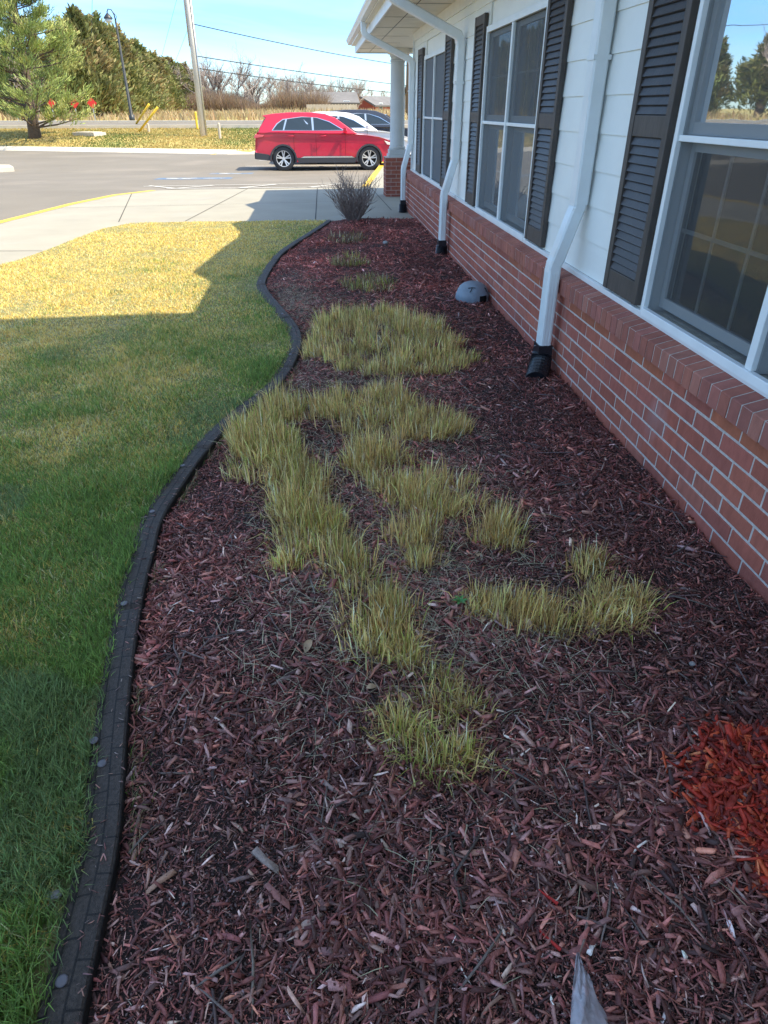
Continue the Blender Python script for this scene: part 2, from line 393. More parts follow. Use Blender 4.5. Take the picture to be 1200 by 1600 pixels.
# bay markings on the asphalt
m = MB(); J = lambda x, y: lot_z(y) + .006
for a, b in [((-3.4, 17.1), (1.0, 17.1)), ((-4.1, 18.0), (1.1, 18.7)), ((-3.2, 17.1), (-2.4, 18.3)), ((-1.8, 17.1), (-.9, 18.5)), ((-.2, 17.1), (.8, 18.7)), ((-4.0, 18.2), (-3.2, 17.1)), ((-2.6, 28.0), (2.3, 28.0)), ((-2.3, 31.0), (2.6, 31.0))]:
    strip(a, b, .09, J)
strip((-4.2, 21.3), (-3.4, 21.6), .12, J); strip((-4.25, 21.7), (-3.5, 21.2), .10, J); strip((-3.2, 21.4), (-2.7, 21.5), .12, J)
strip((-3.1, 24.2), (-2.4, 24.3), .14, J); strip((-3.1, 24.6), (-2.7, 24.2), .12, J)
tag(m.build('bay_markings', M['white_paint']), kind='structure')
m = MB(); J = lambda x, y: lot_z(y) + .003
strip((-4.5, 21.45), (-2.4, 21.45), .9, J); strip((-3.4, 24.4), (-1.9, 24.4), .9, J)
tag(m.build('bay_panels', M['blue_paint']), kind='structure')
# small kerbed island at the far left
m = MB(); isl = [(-13.8, 25.5), (-10.9, 25.7), (-10.2, 26.4), (-10.7, 27.4), (-13.8, 28.2)]
m.prism(isl, lambda x, y: -.6, lambda x, y: lot_z(y) + .14)
tag(m.build('kerb_island', M['pale_concrete']), kind='structure')

# ------------------------------------------------------------------ edging path
IN = [(-.30, -.6), (-.42, .1), (-.470, .45), (-.489, .60), (-.499, .79), (-.516, .99), (-.584, 1.37), (-.640, 1.79), (-.662, 2.09), (-.670, 2.41), (-.572, 3.0), (-.452, 3.39), (-.265, 3.85), (-.175, 4.40), (-.160, 4.75), (-.212, 5.15), (-.40, 5.90), (-.50, 6.35), (-.525, 6.80), (-.433, 7.94), (-.25, 8.8), (-.077, 9.48), (.152, 10.44), (.18, 10.62)]
IN = np.array(IN)
def catmull(P, n=10):
    out = []
    for i in range(len(P) - 1):
        p0 = P[max(i - 1, 0)]; p1 = P[i]; p2 = P[i + 1]; p3 = P[min(i + 2, len(P) - 1)]
        for k in range(n):
            t = k / n
            out.append(.5 * ((2 * p1) + (-p0 + p2) * t + (2 * p0 - 5 * p1 + 4 * p2 - p3) * t * t + (-p0 + 3 * p1 - 3 * p2 + p3) * t ** 3))
    out.append(P[-1]); return np.array(out)
INs = catmull(IN)
tang = np.gradient(INs, axis=0); tang /= np.linalg.norm(tang, axis=1)[:, None]
nrm = np.stack([-tang[:, 1], tang[:, 0]], 1)      # left of travel (+y) -> -x side
EW = .086
OUTs = INs + nrm * EW
def edge_x(y, which='in'):
    P = INs if which == 'in' else OUTs
    return np.interp(y, P[:, 1], P[:, 0])

# ------------------------------------------------------------------ lawn
# z of soil sheet
m = MB()
yy = np.linspace(-6, 10.7, 90)
si = np.array(side_in[:8]);
def side_x(y): return np.interp(y, [p[1] for p in side_in[:7]] , [p[0] for p in side_in[:7]])
for y in yy:
    a = side_x(min(y, 10.6)) ; b = float(edge_x(y, 'out'))
    for k in range(25):
        x = a + (b - a) * k / 24; m.v.append((x, y, .012 * (vnoise(x, y, .5, 3) - .5))); m.c.append((1, 1, 1))
for j in range(len(yy) - 1):
    for k in range(24): m.f.append((j * 25 + k, j * 25 + k + 1, (j + 1) * 25 + k + 1, (j + 1) * 25 + k))
tag(m.build('lawn_ground', M['lawn_soil'], smooth=True), kind='structure')

def blades(P, h, wd, ang, lean, curl=None):
    n = len(P); d = np.stack([np.cos(ang), np.sin(ang), np.zeros(n)], 1)
    fa = rng.uniform(0, 2 * np.pi, n); p = np.stack([np.cos(fa), np.sin(fa), np.zeros(n)], 1)
    up = np.array([0, 0, 1.0]); lean = lean[:, None]; hh = h[:, None]; ww = wd[:, None]
    vert = np.sqrt(np.clip(1 - lean ** 2, .02, 1))
    mid = P + d * lean * hh * .38 + up * hh * .55 * np.sqrt(np.clip(1 - (.7 * lean) ** 2, .05, 1))
    tip = P + d * lean * hh + up * hh * vert
    V = np.stack([P - p * ww / 2, P + p * ww / 2, mid + p * ww * .4, mid - p * ww * .4, tip], 1).reshape(-1, 3)
    b = np.arange(n)[:, None] * 5
    loops = np.concatenate([b + 0, b + 1, b + 2, b + 3, b + 3, b + 2, b + 4], 1).ravel()
    sizes = np.tile([4, 3], n)
    return V, loops, sizes
def jitcol(base, n, amt=.25):
    c = np.tile(np.asarray(base, float), (n, 1)) if np.ndim(base) == 1 else np.array(base, float)
    return np.clip(c * (1 + rng.uniform(-amt, amt, (n, 1))) * (1 + rng.uniform(-.08, .08, (n, 3))), 0, 1)
GREEN = np.array([.30, .42, .10]); DGREEN = np.array([.18, .29, .08]); STRAW = np.array([.82, .60, .18]); PALE = np.array([.74, .68, .38])
def lawn_zone(y0, y1, dens, h0, h1, wd, xl=None):
    area = 0; ymid = (y0 + y1) / 2
    n = int(dens * (y1 - y0) * 5.2)
    y = rng.uniform(y0, y1, n); x = rng.uniform(-5.2, .2, n)
    a = side_x(y); b = edge_x(y, 'out')
    vis = np.maximum(a, -.52 * y - 1.1) if xl is None else np.maximum(a, xl)
    k = (x > vis + .01) & (x < b + .022)
    # ragged edge along the edging
    k &= (x < b + .022 - .06 * vnoise(x * 0, y, .12, 5) * (rng.uniform(0, 1, n) > .35))
    x = x[k]; y = y[k]; n = len(x); b = b[k]
    thin = vnoise(x, y, .09, 17) * .6 + vnoise(x, y, .25, 18) * .4
    k = rng.uniform(0, 1, n) < .55 + .9 * thin; x = x[k]; y = y[k]; b = b[k]; n = len(x)
    dist = b - x
    ngr = .5 + (vnoise(x, y, .45, 1) * .5 + vnoise(x, y, .14, 2) * .3 + vnoise(x, y, 1.1, 12) * .2 - .5) * np.interp(y, [1, 2.5, 6], [1.3, 1.8, 1])
    g_ = np.interp(y, [0, 2.2, 3.2, 5, 6.5, 8, 10.7], [.74, .56, .30, .10, -.02, -.12, -.12]) + .45 * np.exp(-dist / .28) * np.interp(y, [0, 9], [1, .7]) + (ngr - .5) * .9
    g_ -= np.clip((dist - .9) * .12, 0, .35) * np.interp(y, [1.5, 3], [.3, 1])
    isg = rng.uniform(0, 1, n) < g_
    dk = rng.uniform(0, 1, n)[:, None]
    col = np.where(isg[:, None], GREEN * dk + DGREEN * (1 - dk), np.where(rng.uniform(0, 1, (n, 1)) < .7, STRAW, PALE))
    # blue-green tussocks
    tus = vnoise(x, y, .35, 9) > .68
    col = np.where((tus & isg)[:, None], col * np.array([1.0, .92, 1.35]), col)
    col = jitcol(col, n, .5)
    h = rng.uniform(h0, h1, n) * (.55 + .9 * vnoise(x, y, .22, 4)) * np.where(isg, 1, .8)
    lean = np.clip(np.where(isg, rng.uniform(.2, .85, n), rng.uniform(.4, .98, n)), 0, .98)
    z = np.full(n, -.004)
    ang = rng.uniform(0, 2 * np.pi, n)
    V, lo, sz = blades(np.stack([x, y, z], 1), h, rng.uniform(.7, 1.3, n) * wd, ang, lean)
    return V, lo, sz, np.repeat(col, 5, 0)
def merge(parts):
    Vs, Ls, Ss, Cs, b = [], [], [], [], 0
    for V, l, s, c in parts: Vs.append(V); Ls.append(l + b); Ss.append(s); Cs.append(c); b += len(V)
    return np.concatenate(Vs), np.concatenate(Ls), np.concatenate(Ss), np.concatenate(Cs)
Z = [lawn_zone(.3, 1.6, 62000, .034, .070, .0028), lawn_zone(1.6, 3.0, 40000, .032, .062, .0034), lawn_zone(3.0, 5.2, 22000, .028, .052, .004),
     lawn_zone(5.2, 8.0, 10500, .025, .042, .0055), lawn_zone(8.0, 10.68, 6500, .022, .038, .007)]
V, lo, sz, cc = merge(Z)
tag(np_mesh('lawn_grass', V, lo, sz, M['blade'], col=cc), 'short lawn of green and straw blades left of the black edging', 'grass', kind='stuff')

# ------------------------------------------------------------------ mulch bed
def bed_z(x, y):
    x = np.asarray(x, float); y = np.asarray(y, float)
    z = .030 * (vnoise(x, y, .55, 21) - .5) + .018 * (vnoise(x, y, .18, 22) - .5) + .008 * (vnoise(x, y, .06, 23) - .5)
    e = np.clip((x - edge_x(y, 'in')) / .25, 0, 1)
    z = z * (.3 + .7 * e) + .0 + .02 * (e - 1)
    # heaped towards the red pile
    z = z + .045 * np.exp(-(((x - 1.10) / .26) ** 2 + ((y - .88) / .30) ** 2))
    z = z + np.interp(y, [0, 2, 4, 6, 10], [0, 0, -.02, .0, .02]) * np.clip((x + .3) / 1.5, 0, 1)
    z = z + .025 * (x > 1.1) * np.clip((x - 1.1) / .3, 0, 1) * (vnoise(x, y, .3, 40) - .35)
    return z
yy = np.concatenate([np.linspace(-1, 5, 240), np.linspace(5.05, 10.66, 120)]); K = 64
xx = edge_x(yy, 'in')[:, None] + (1.44 - edge_x(yy, 'in')[:, None]) * np.linspace(0, 1, K)[None, :]
YY = np.repeat(yy[:, None], K, 1); ZZ = bed_z(xx, YY)
V = np.stack([xx, YY, ZZ], -1).reshape(-1, 3)
i = np.arange(len(yy) - 1)[:, None] * K + np.arange(K - 1)[None, :]; i = i.ravel()
lo = np.stack([i, i + 1, i + K + 1, i + K], 1).ravel()
tag(np_mesh('mulch_bed', V, lo, np.full(len(i), 4), M['soil'], smooth=True), kind='structure')

def chips(x, y, z, ln, wd, th, col, tiltmax=.35):
    n = len(x); yaw = rng.uniform(0, 2 * np.pi, n); tilt = rng.normal(0, tiltmax, n).clip(-1.1, 1.1); roll = rng.normal(0, .5, n)
    d = np.stack([np.cos(yaw) * np.cos(tilt), np.sin(yaw) * np.cos(tilt), np.sin(tilt)], 1)
    s = np.stack([-np.sin(yaw), np.cos(yaw), np.zeros(n)], 1)
    u = np.cross(d, s); s2 = s * np.cos(roll)[:, None] + u * np.sin(roll)[:, None]; u2 = np.cross(d, s2)
    P = np.stack([x, y, z + np.abs(np.sin(tilt)) * ln * .35], 1)
    t0 = np.where(rng.uniform(0, 1, n) < .35, rng.uniform(.1, .5, n), rng.uniform(.65, 1.05, n)); t1 = np.where(rng.uniform(0, 1, n) < .35, rng.uniform(.1, .5, n), rng.uniform(.65, 1.05, n)); sk = rng.uniform(-.12, .12, (n, 2))
    Vs = []
    for (a, tt, k) in ((-.5, t0, 0), (0, np.ones(n), -1), (.5, t1, 1)):
        bend = 0 if a else rng.uniform(-.07, .07, n)
        c = P + d * (a * ln)[:, None] + s2 * ((bend if a == 0 else 0) * ln)[:, None] * (1 if a == 0 else 1) if a == 0 else P + d * (a * ln)[:, None]
        for sv, uv in ((-1, -1), (1, -1), (1, 1), (-1, 1)):
            jj = (1 + rng.uniform(-.25, .25, n))
            e = d * ((sk[:, k] * sv * ln)[:, None] if a else 0)
            Vs.append(c + s2 * (sv * wd / 2 * tt * jj)[:, None] + u2 * (uv * th / 2)[:, None] + e)
    V = np.stack(Vs, 1).reshape(-1, 3); b = np.arange(n)[:, None] * 12
    q = []
    for r in (0, 4):
        for k in range(4): q += [r + k, r + (k + 1) % 4, r + 4 + (k + 1) % 4, r + 4 + k]
    q += [3, 2, 1, 0, 8, 9, 10, 11]
    lo = (b + np.array(q)[None, :]).ravel(); sz = np.full(n * 10, 4)
    return V, lo, sz, np.repeat(col, 12, 0)
CH = np.array([[.085, .036, .034], [.15, .060, .054], [.21, .088, .076], [.29, .135, .115], [.18, .11, .10], [.33, .23, .21], [.55, .48, .45], [.40, .20, .155], [.050, .030, .028]])
def chip_zone(y0, y1, dens, lmin, lmax, clumpy=True):
    n = int(dens * (y1 - y0) * 2.1); y = rng.uniform(y0, y1, n); x = rng.uniform(-.7, 1.42, n)
    k = x > edge_x(y, 'in') + .012 * rng.uniform(0, 1, n); x = x[k]; y = y[k]; n = len(x)
    f = vnoise(x, y, .33, 31) * .6 + vnoise(x, y, .12, 32) * .4
    k = rng.uniform(0, 1, n) < .45 + .9 * f; x = x[k]; y = y[k]; f = f[k]; n = len(x)
    big = rng.uniform(0, 1, n) ** 5
    ln = lmin + (lmax - lmin) * big * (.35 + 1.1 * f)
    wd = ln * (.045 + .20 * rng.uniform(0, 1, n) ** 2) + .0005; th = wd * rng.uniform(.25, .6, n)
    grey = vnoise(x, y, .5, 33)
    p = np.stack([np.full(n, .22), np.full(n, .22), .17 + 0 * f, .05 + .10 * f, .14 + .1 * grey, .05 + .09 * grey, .015 + .03 * grey ** 2, .05 + 0 * f, .16 - .05 * f], 1)
    p /= p.sum(1, keepdims=True); c = (p.cumsum(1) > rng.uniform(0, 1, (n, 1))).argmax(1)
    redder = np.interp(y, [0, 4, 9], [0.0, .25, .75]) * (.5 + vnoise(x, y, .7, 36))
    col = jitcol(CH[c] * np.array([1.30, 1.06, .98]) * (.55 + .75 * vnoise(x, y, .55, 91) + .3 * vnoise(x, y, .16, 92))[:, None], n, .5) * (1 + redder[:, None] * np.array([.9, .25, .2]))
    z = bed_z(x, y) + rng.uniform(-.002, .010, n)
    return chips(x, y, z, ln, wd, th, col)
Z = [chip_zone(.3, 1.3, 58000, .005, .056), chip_zone(1.3, 2.4, 46000, .006, .056), chip_zone(2.4, 4.2, 26000, .008, .055),
     chip_zone(4.2, 6.5, 12000, .010, .055), chip_zone(6.5, 10.6, 7500, .013, .06)]
# a few large pieces
n = 330; y = .35 + 5.5 * rng.uniform(0, 1, n) ** 1.5; x = rng.uniform(-.6, 1.38, n); k = x > edge_x(y) + .03; x = x[k]; y = y[k]; n = len(x)
ln = rng.uniform(.035, .075, n); wd = ln * rng.uniform(.10, .22, n)
Z.append(chips(x, y, bed_z(x, y) + .010, ln, wd, wd * .4, jitcol(CH[rng.choice([1, 2, 3, 3, 4, 5, 7], n)] * 1.15, n, .25), .15))
# twigs
n = 260; y = .35 + 6 * rng.uniform(0, 1, n) ** 1.4; x = rng.uniform(-.6, 1.38, n); k = x > edge_x(y) + .05; x = x[k]; y = y[k]; n = len(x)
ln = rng.uniform(.07, .20, n)
Z.append(chips(x, y, bed_z(x, y) + .012, ln, np.full(n, .0045), np.full(n, .004), jitcol(np.array([.16, .115, .10]), n, .4), .08))
n = 420; y = .4 + 6 * rng.uniform(0, 1, n) ** 1.3; x = edge_x(y, 'in') - rng.uniform(0, .085, n) ** 1.0 * (rng.uniform(0, 1, n) ** .6)
ln = rng.uniform(.004, .018, n); Z.append(chips(x, y, np.full(n, .0190), ln, ln * .14, ln * .08, jitcol(CH[rng.choice([1, 2, 4, 5, 7], n)], n, .4), .05))
n = 110000; y = .3 + 4.2 * rng.uniform(0, 1, n) ** 1.3; x = rng.uniform(-.65, 1.41, n); k = (x > edge_x(y) + .01) & (vnoise(x, y, .4, 44) * .6 + vnoise(x, y, .11, 45) * .4 > rng.uniform(.25, .6, n)); x = x[k]; y = y[k]; n = len(x)
ln = rng.uniform(.0025, .008, n); Z.append(chips(x, y, bed_z(x, y) + rng.uniform(.004, .010, n), ln, ln * .6, ln * .4, jitcol(CH[rng.choice([0, 1, 2, 4, 5, 7, 8, 8], n)], n, .5), .3))
V, lo, sz, cc = merge(Z)
tag(np_mesh('mulch', V, lo, sz, M['chips'], col=cc), 'weathered dark reddish-brown bark mulch covering the bed', 'mulch', kind='stuff')
# fresh red mulch pile
n = 11000; a = rng.uniform(0, 2 * np.pi, n); r = np.sqrt(rng.uniform(0, 1, n)) * (1 + np.abs(rng.normal(0, .05, n)) + .22 * (rng.uniform(0, 1, n) < .03)); rad = .30 * (1 + .14 * np.sin(3 * a + 1) + .08 * np.sin(7 * a) + .06 * np.sin(13 * a))
x = 1.115 + r * rad * np.cos(a) * .98 + rng.normal(0, .008, n); y = .85 + r * rad * np.sin(a) * .80 + rng.normal(0, .010, n); k = x < 1.41; x = x[k]; y = y[k]; r = r[k]; n = len(x)
ln = .012 + .055 * rng.uniform(0, 1, n) ** 2; wd = ln * rng.uniform(.12, .26, n)
RC = np.array([[.42, .034, .015], [.32, .026, .012], [.58, .085, .028], [.14, .018, .012], [.68, .20, .085]])
cc = jitcol(RC[rng.choice(5, n, p=[.30, .26, .18, .22, .04])], n, .25)
V, lo, sz, cc = chips(x, y, bed_z(x, y) + .004 + .022 * np.clip(1 - r ** 2, 0, 1) + rng.uniform(0, .014, n), ln, wd, wd * rng.uniform(.3, .6, n), cc, .4)
tag(np_mesh('red_mulch', V, lo, sz, M['chips'], col=cc), 'patch of fresh bright red mulch by the brick wall', 'mulch', kind='stuff')
# straw strands lying on the mulch
n = 17000; y = rng.uniform(.6, 6.2, n); x = rng.normal(.22, .34, n); k = (x > edge_x(y)) & (x < 1.35) & (rng.uniform(0, 1, n) < np.interp(y, [.6, 1.1, 1.5, 4, 6], [.01, .12, 1, .7, .15])) & (np.abs(x - .25) < .6 + 2 * (rng.uniform(0, 1, n) < .06)); x = np.concatenate([x[k], rng.normal(-.25, .13, 1500)]); y = np.concatenate([y[k], rng.normal(5.9, .5, 1500)]); k = x > edge_x(y) + .02; x = x[k]; y = y[k]; n = len(x)
z_ = bed_z(x, y) + .012
V, lo, sz = blades(np.stack([x, y, z_], 1), rng.uniform(.04, .14, n), rng.uniform(.0014, .0032, n), rng.uniform(0, 6.28, n), rng.uniform(.97, .999, n))
V = V.reshape(-1, 5, 3); V[:, 2:4, 2] = V[:, 0:2, 2] + .010; V[:, 4, 2] = V[:, 0, 2] + rng.uniform(-.004, .012, len(V)); V = V.reshape(-1, 3)
tag(np_mesh('straw_litter', V, lo, sz, M['blade'], col=np.repeat(jitcol(np.array([.56, .50, .35]), n, .4), 5, 0)), 'loose straw stems scattered over the mulch', 'straw', kind='stuff')
# weeds along the edging inside
n = 900; y = rng.uniform(.9, 4.5, n); x = edge_x(y) + np.abs(rng.normal(0, .02, n)) + .004; k = vnoise(x * 0, y, .14, 55) > .55; x = x[k]; y = y[k]; n = len(x)
V, lo, sz = blades(np.stack([x, y, bed_z(x, y)], 1), rng.uniform(.02, .07, n), rng.uniform(.0015, .003, n), rng.uniform(-1.5, 1.5, n), rng.uniform(.4, .98, n))
tag(np_mesh('edge_weeds', V, lo, sz, M['blade'], col=np.repeat(jitcol(np.where(rng.uniform(0, 1, (n, 1)) < .35, np.array([.10, .17, .03]), np.array([.36, .30, .16])), n, .3), 5, 0)), 'wisps of dry grass growing along the inner side of the edging', 'grass', kind='stuff')

# ------------------------------------------------------------------ dry grass clumps
def clump(label, poly, dens, h0, h1, green=.25, hole=None, out=.35, tuss=.07, flop=.12, extra=None, base=(.95, .67, .27), name='grass_clump'):
    P = np.array(poly); cx, cy = P.mean(0); x0, y0 = P.min(0) - .05; x1, y1 = P.max(0) + .05
    A = (x1 - x0) * (y1 - y0); nt_ = max(14, int(.72 * A * dens * (1.7 if name == 'grass_clump' and A < .2 else 1.3) / 26))
    tx = rng.uniform(x0, x1, nt_ * 3); ty = rng.uniform(y0, y1, nt_ * 3); k = inpoly(tx, ty, poly); tx = tx[k][:nt_]; ty = ty[k][:nt_]; nt_ = len(tx); k = np.ones(nt_, bool)
    if hole is not None: k &= ~(inpoly(tx, ty, hole) & (rng.uniform(0, 1, nt_) < .6))
    k &= (vnoise(tx, ty, .10, 61) > .30) | (A < .06)
    if not k.any(): k[:] = True
    tx = tx[k]; ty = ty[k]; nt_ = len(tx)
    per = 26; n = nt_ * per
    bx = np.repeat(tx, per) + rng.normal(0, tuss * .36, n); by = np.repeat(ty, per) + rng.normal(0, tuss * .36, n)
    th = np.repeat(rng.uniform(.42, 1.25, nt_), per); tg = np.repeat(rng.uniform(0, 1, nt_), per)
    hf = .8 + .5 * (vnoise(bx, by, .2, 62) - .5)
    h = rng.uniform(h0 * .55, h1, n) * th * hf
    dx = bx - np.repeat(tx, per); dy = by - np.repeat(ty, per)
    gx = (bx - cx); gy = (by - cy)
    ang = np.arctan2(dy * 12 + gy * .6 + rng.normal(0, .35, n), dx * 12 + gx * .6 + rng.normal(0, .35, n))
    lean = np.abs(rng.normal(.10, out * .75, n)).clip(0, .9)
    fl = rng.uniform(0, 1, n) < flop; lean = np.where(fl, rng.uniform(.75, .97, n), lean)
    col = np.tile(np.array(base), (n, 1)); u = rng.uniform(0, 1, (n, 1))
    col = np.where(u < .25, np.array([.50, .33, .13]), col); col = np.where(u > .88, np.array([.95, .82, .50]), col)
    gm = (rng.uniform(0, 1, n) < green * .55 * (.3 + 1.5 * tg * (vnoise(bx, by, .25, 66) + .2)))
    col = np.where(gm[:, None], np.array([.46, .48, .12]), col); col = jitcol(col, n, .5) * (.72 + .5 * np.repeat(rng.uniform(0, 1, nt_), per))[:, None]
    z = bed_z(bx, by) - .002
    V, lo, sz = blades(np.stack([bx, by, z], 1), h, rng.uniform(.0020, .0044, n) * (1 + .12 * cy), ang, lean)
    o = np_mesh(name, V, lo, sz, M['blade'], col=np.repeat(col, 5, 0), off=(cx, cy, 0)); o.location = (cx, cy, 0)
    return tag(o, label, 'grass clump', 'cut-back grass clumps in the mulch')
def ell(cx, cy, rx, ry, n=16, wob=.12, s=0):
    return [(cx + rx * math.cos(t) * (1 + wob * math.sin(3 * t + s)), cy + ry * math.sin(t) * (1 + wob * math.cos(2 * t + s))) for t in [2 * math.pi * k / n for k in range(n)]]
clump('large round ring of straw-yellow cut grass at the bend of the edging', [(-.12, 4.35), (-.10, 4.75), (-.02, 5.1), (.22, 5.36), (.45, 5.42), (.70, 5.28), (.85, 5.0), (.97, 4.55), (.97, 4.2), (.78, 3.98), (.43, 3.88), (.16, 3.98)], 7500, .10, .17, .30, hole=[(.16, 4.55), (.42, 4.86), (.66, 4.75), (.68, 4.40), (.40, 4.30), (.2, 4.35)])
clump('left arm of the long grass patch, nearest the black edging', [(-.48, 3.15), (-.42, 3.42), (-.28, 3.56), (-.14, 3.42), (-.17, 3.05), (-.14, 2.75), (-.06, 2.62), (-.22, 2.5), (-.46, 2.72)], 9500, .11, .18, .45, flop=.16)
clump('yellow-green grass below the left arm, curving down to the middle of the bed', [(-.24, 2.52), (-.02, 2.62), (.02, 2.34), (.10, 2.02), (.12, 1.84), (-.08, 1.82), (-.20, 2.0), (-.24, 2.3)], 9500, .10, .17, .45, flop=.2)
clump('band of dry grass just below the round ring clump', [(-.12, 3.45), (.15, 3.60), (.40, 3.66), (.52, 3.45), (.70, 3.22), (.70, 3.05), (.48, 3.0), (.2, 3.06), (-.08, 3.2)], 7800, .10, .16, .18)
clump('golden tuft of grass in the centre of the patch, right of its left arm', [(.07, 2.78), (.16, 3.02), (.28, 2.98), (.40, 2.75), (.62, 2.55), (.62, 2.34), (.46, 2.26), (.28, 2.30), (.16, 2.52)], 7800, .10, .16, .15)
clump('low golden tuft below the centre of the patch', [(.15, 2.14), (.35, 2.22), (.43, 1.98), (.30, 1.90), (.16, 1.95)], 8500, .09, .15, .10)
clump('small upright golden tuft at the right rim of the patch', [(.53, 2.12), (.62, 2.2), (.72, 2.16), (.70, 2.02), (.56, 2.0)], 9000, .09, .15, .12)
clump('straw tuft reaching down from the patch towards the near grass tuft', [(-.02, 1.78), (.10, 1.84), (.24, 1.72), (.22, 1.46), (.08, 1.46), (.02, 1.6)], 10500, .09, .15, .28)
clump('nearest grass tuft, mixed green and straw blades splayed over the mulch', [(.10, 1.52), (.22, 1.50), (.31, 1.36), (.38, 1.22), (.33, 1.08), (.18, 1.05), (.12, 1.20), (.08, 1.38)], 15000, .09, .15, .65, flop=.28)
clump('row of upright dry grass right of centre, left of the splayed corner tuft', [(.42, 1.74), (.56, 1.76), (.70, 1.66), (.72, 1.54), (.58, 1.54), (.44, 1.64)], 10000, .08, .13, .12)
clump('splayed pale tuft at the right corner of the patch, nearest the brick wall', [(.76, 1.56), (.82, 1.70), (.96, 1.74), (1.04, 1.66), (.98, 1.56), (.86, 1.50)], 11000, .08, .14, .18, flop=.35, out=.7)
clump('small thin tuft just above the splayed corner tuft', [(.84, 1.80), (.88, 1.92), (.95, 1.90), (.93, 1.77)], 10000, .08, .13, .2, flop=.25)
# small grey-green clumps further up the bed
for lab, (cx, cy), r_, gr in [('small grey-green clump of stubble above the round grass ring', (.42, 6.35), .24, .35), ('middle one of the three small stubble clumps behind the round ring', (.28, 7.45), .22, .35), ('brownish stubble clump right in front of the bare twiggy shrub', (.33, 8.95), .24, .05)]:
    clump(lab, ell(cx, cy, r_, r_ * 1.3, s=cx * 9), 2300, .07, .14, gr * 1.6, base=(.27, .21, .13) if gr > .1 else (.22, .15, .12), out=.6)

# ------------------------------------------------------------------ edging
root = empty('garden_edging', (-.6, 2, 0)); off = (-.6, 2, 0)
tag(root, 'black rubber lawn edging strip with nail heads curving between lawn and mulch', 'edging')
prof = [(0.0, -.02), (0.0, .008), (.006, .015), (.030, .018), (.052, .016), (.066, .011), (.080, .009), (.086, .003), (.086, -.02)]
m = MB(); P2 = INs; nP = len(prof)
S = np.concatenate([[0], np.cumsum(np.linalg.norm(np.diff(P2, axis=0), axis=1))])
ns = int(S[-1] / .02); su = np.linspace(0, S[-1], ns)
px_ = np.interp(su, S, P2[:, 0]); py_ = np.interp(su, S, P2[:, 1]); nx_ = np.interp(su, S, nrm[:, 0]); ny_ = np.interp(su, S, nrm[:, 1])
for k in range(ns):
    j = (su[k] % 1.2) < .02
    for a, z in prof:
        wob = 1 + .05 * (vnoise(su[k], a * 10, .3, 71) - .5)
        m.v.append((px_[k] + nx_[k] * a * wob, py_[k] + ny_[k] * a * wob, z * (.35 if j and z > 0 else 1) + .004 * (vnoise(su[k], 0, .25, 70) - .5) + (.0022 * (vnoise(su[k] * 3, a * 40, .05, 72) - .5) if z > .02 else 0)))
        m.c.append((su[k], a, 0))
for k in range(ns - 1):
    for q in range(nP - 1): m.f.append((k * nP + q, k * nP + q + 1, (k + 1) * nP + q + 1, (k + 1) * nP + q))
m.build('edging_strip', M['edging'], root, off, autosmooth=True, col=True)
en = M['edging'].node_tree; vc = en.nodes.new('ShaderNodeVertexColor'); vc.layer_name = 'Col'; bt_ = en.nodes.new('ShaderNodeTexBrick')
bt_.inputs['Scale'].default_value = 1; bt_.inputs['Brick Width'].default_value = .085; bt_.inputs['Row Height'].default_value = .033; bt_.inputs['Mortar Size'].default_value = .0022
bt_.inputs['Color1'].default_value = (1, 1, 1, 1); bt_.inputs['Color2'].default_value = (.8, .8, .8, 1); bt_.inputs['Mortar'].default_value = (0, 0, 0, 1)
en.links.new(vc.outputs[0], bt_.inputs[0]); b2 = en.nodes.new('ShaderNodeBump'); b2.inputs['Strength'].default_value = .9; b2.inputs['Distance'].default_value = .004
en.links.new(bt_.outputs[0], b2.inputs['Height']); em = en.nodes.new('ShaderNodeMix'); em.data_type = 'RGBA'; em.blend_type = 'MULTIPLY'; em.inputs[0].default_value = .75
pb_ = en.nodes['Principled BSDF']; sk_ = pb_.inputs['Base Color'].links[0].from_socket
en.links.new(sk_, em.inputs[6]); en.links.new(bt_.outputs[0], em.inputs[7]); en.links.new(em.outputs[2], pb_.inputs['Base Color'])
ob_ = [n_ for n_ in en.nodes if n_.type == 'BUMP' and n_ != b2][0]
en.links.new(ob_.outputs[0], b2.inputs['Normal']); en.links.new(b2.outputs[0], en.nodes['Principled BSDF'].inputs['Normal'])
for y, a in [(.66, .050), (.735, -1), (1.17, .052), (1.255, .078), (1.80, .055), (2.38, .052), (2.78, .055), (3.62, .05), (4.35, .05), (5.4, .05), (6.6, .05)]:
    if a < 0: continue
    i = int(np.argmin(np.abs(py_ - y))); x = px_[i] + nx_[i] * a; yy_ = py_[i] + ny_[i] * a
    m = MB(); m.lathe([(.0115, 0), (.0115, .0015), (.008, .003), (.001, .0034)], 16, (x, yy_, .0172)); m.build('pin', M['pin'], root, off, smooth=True)

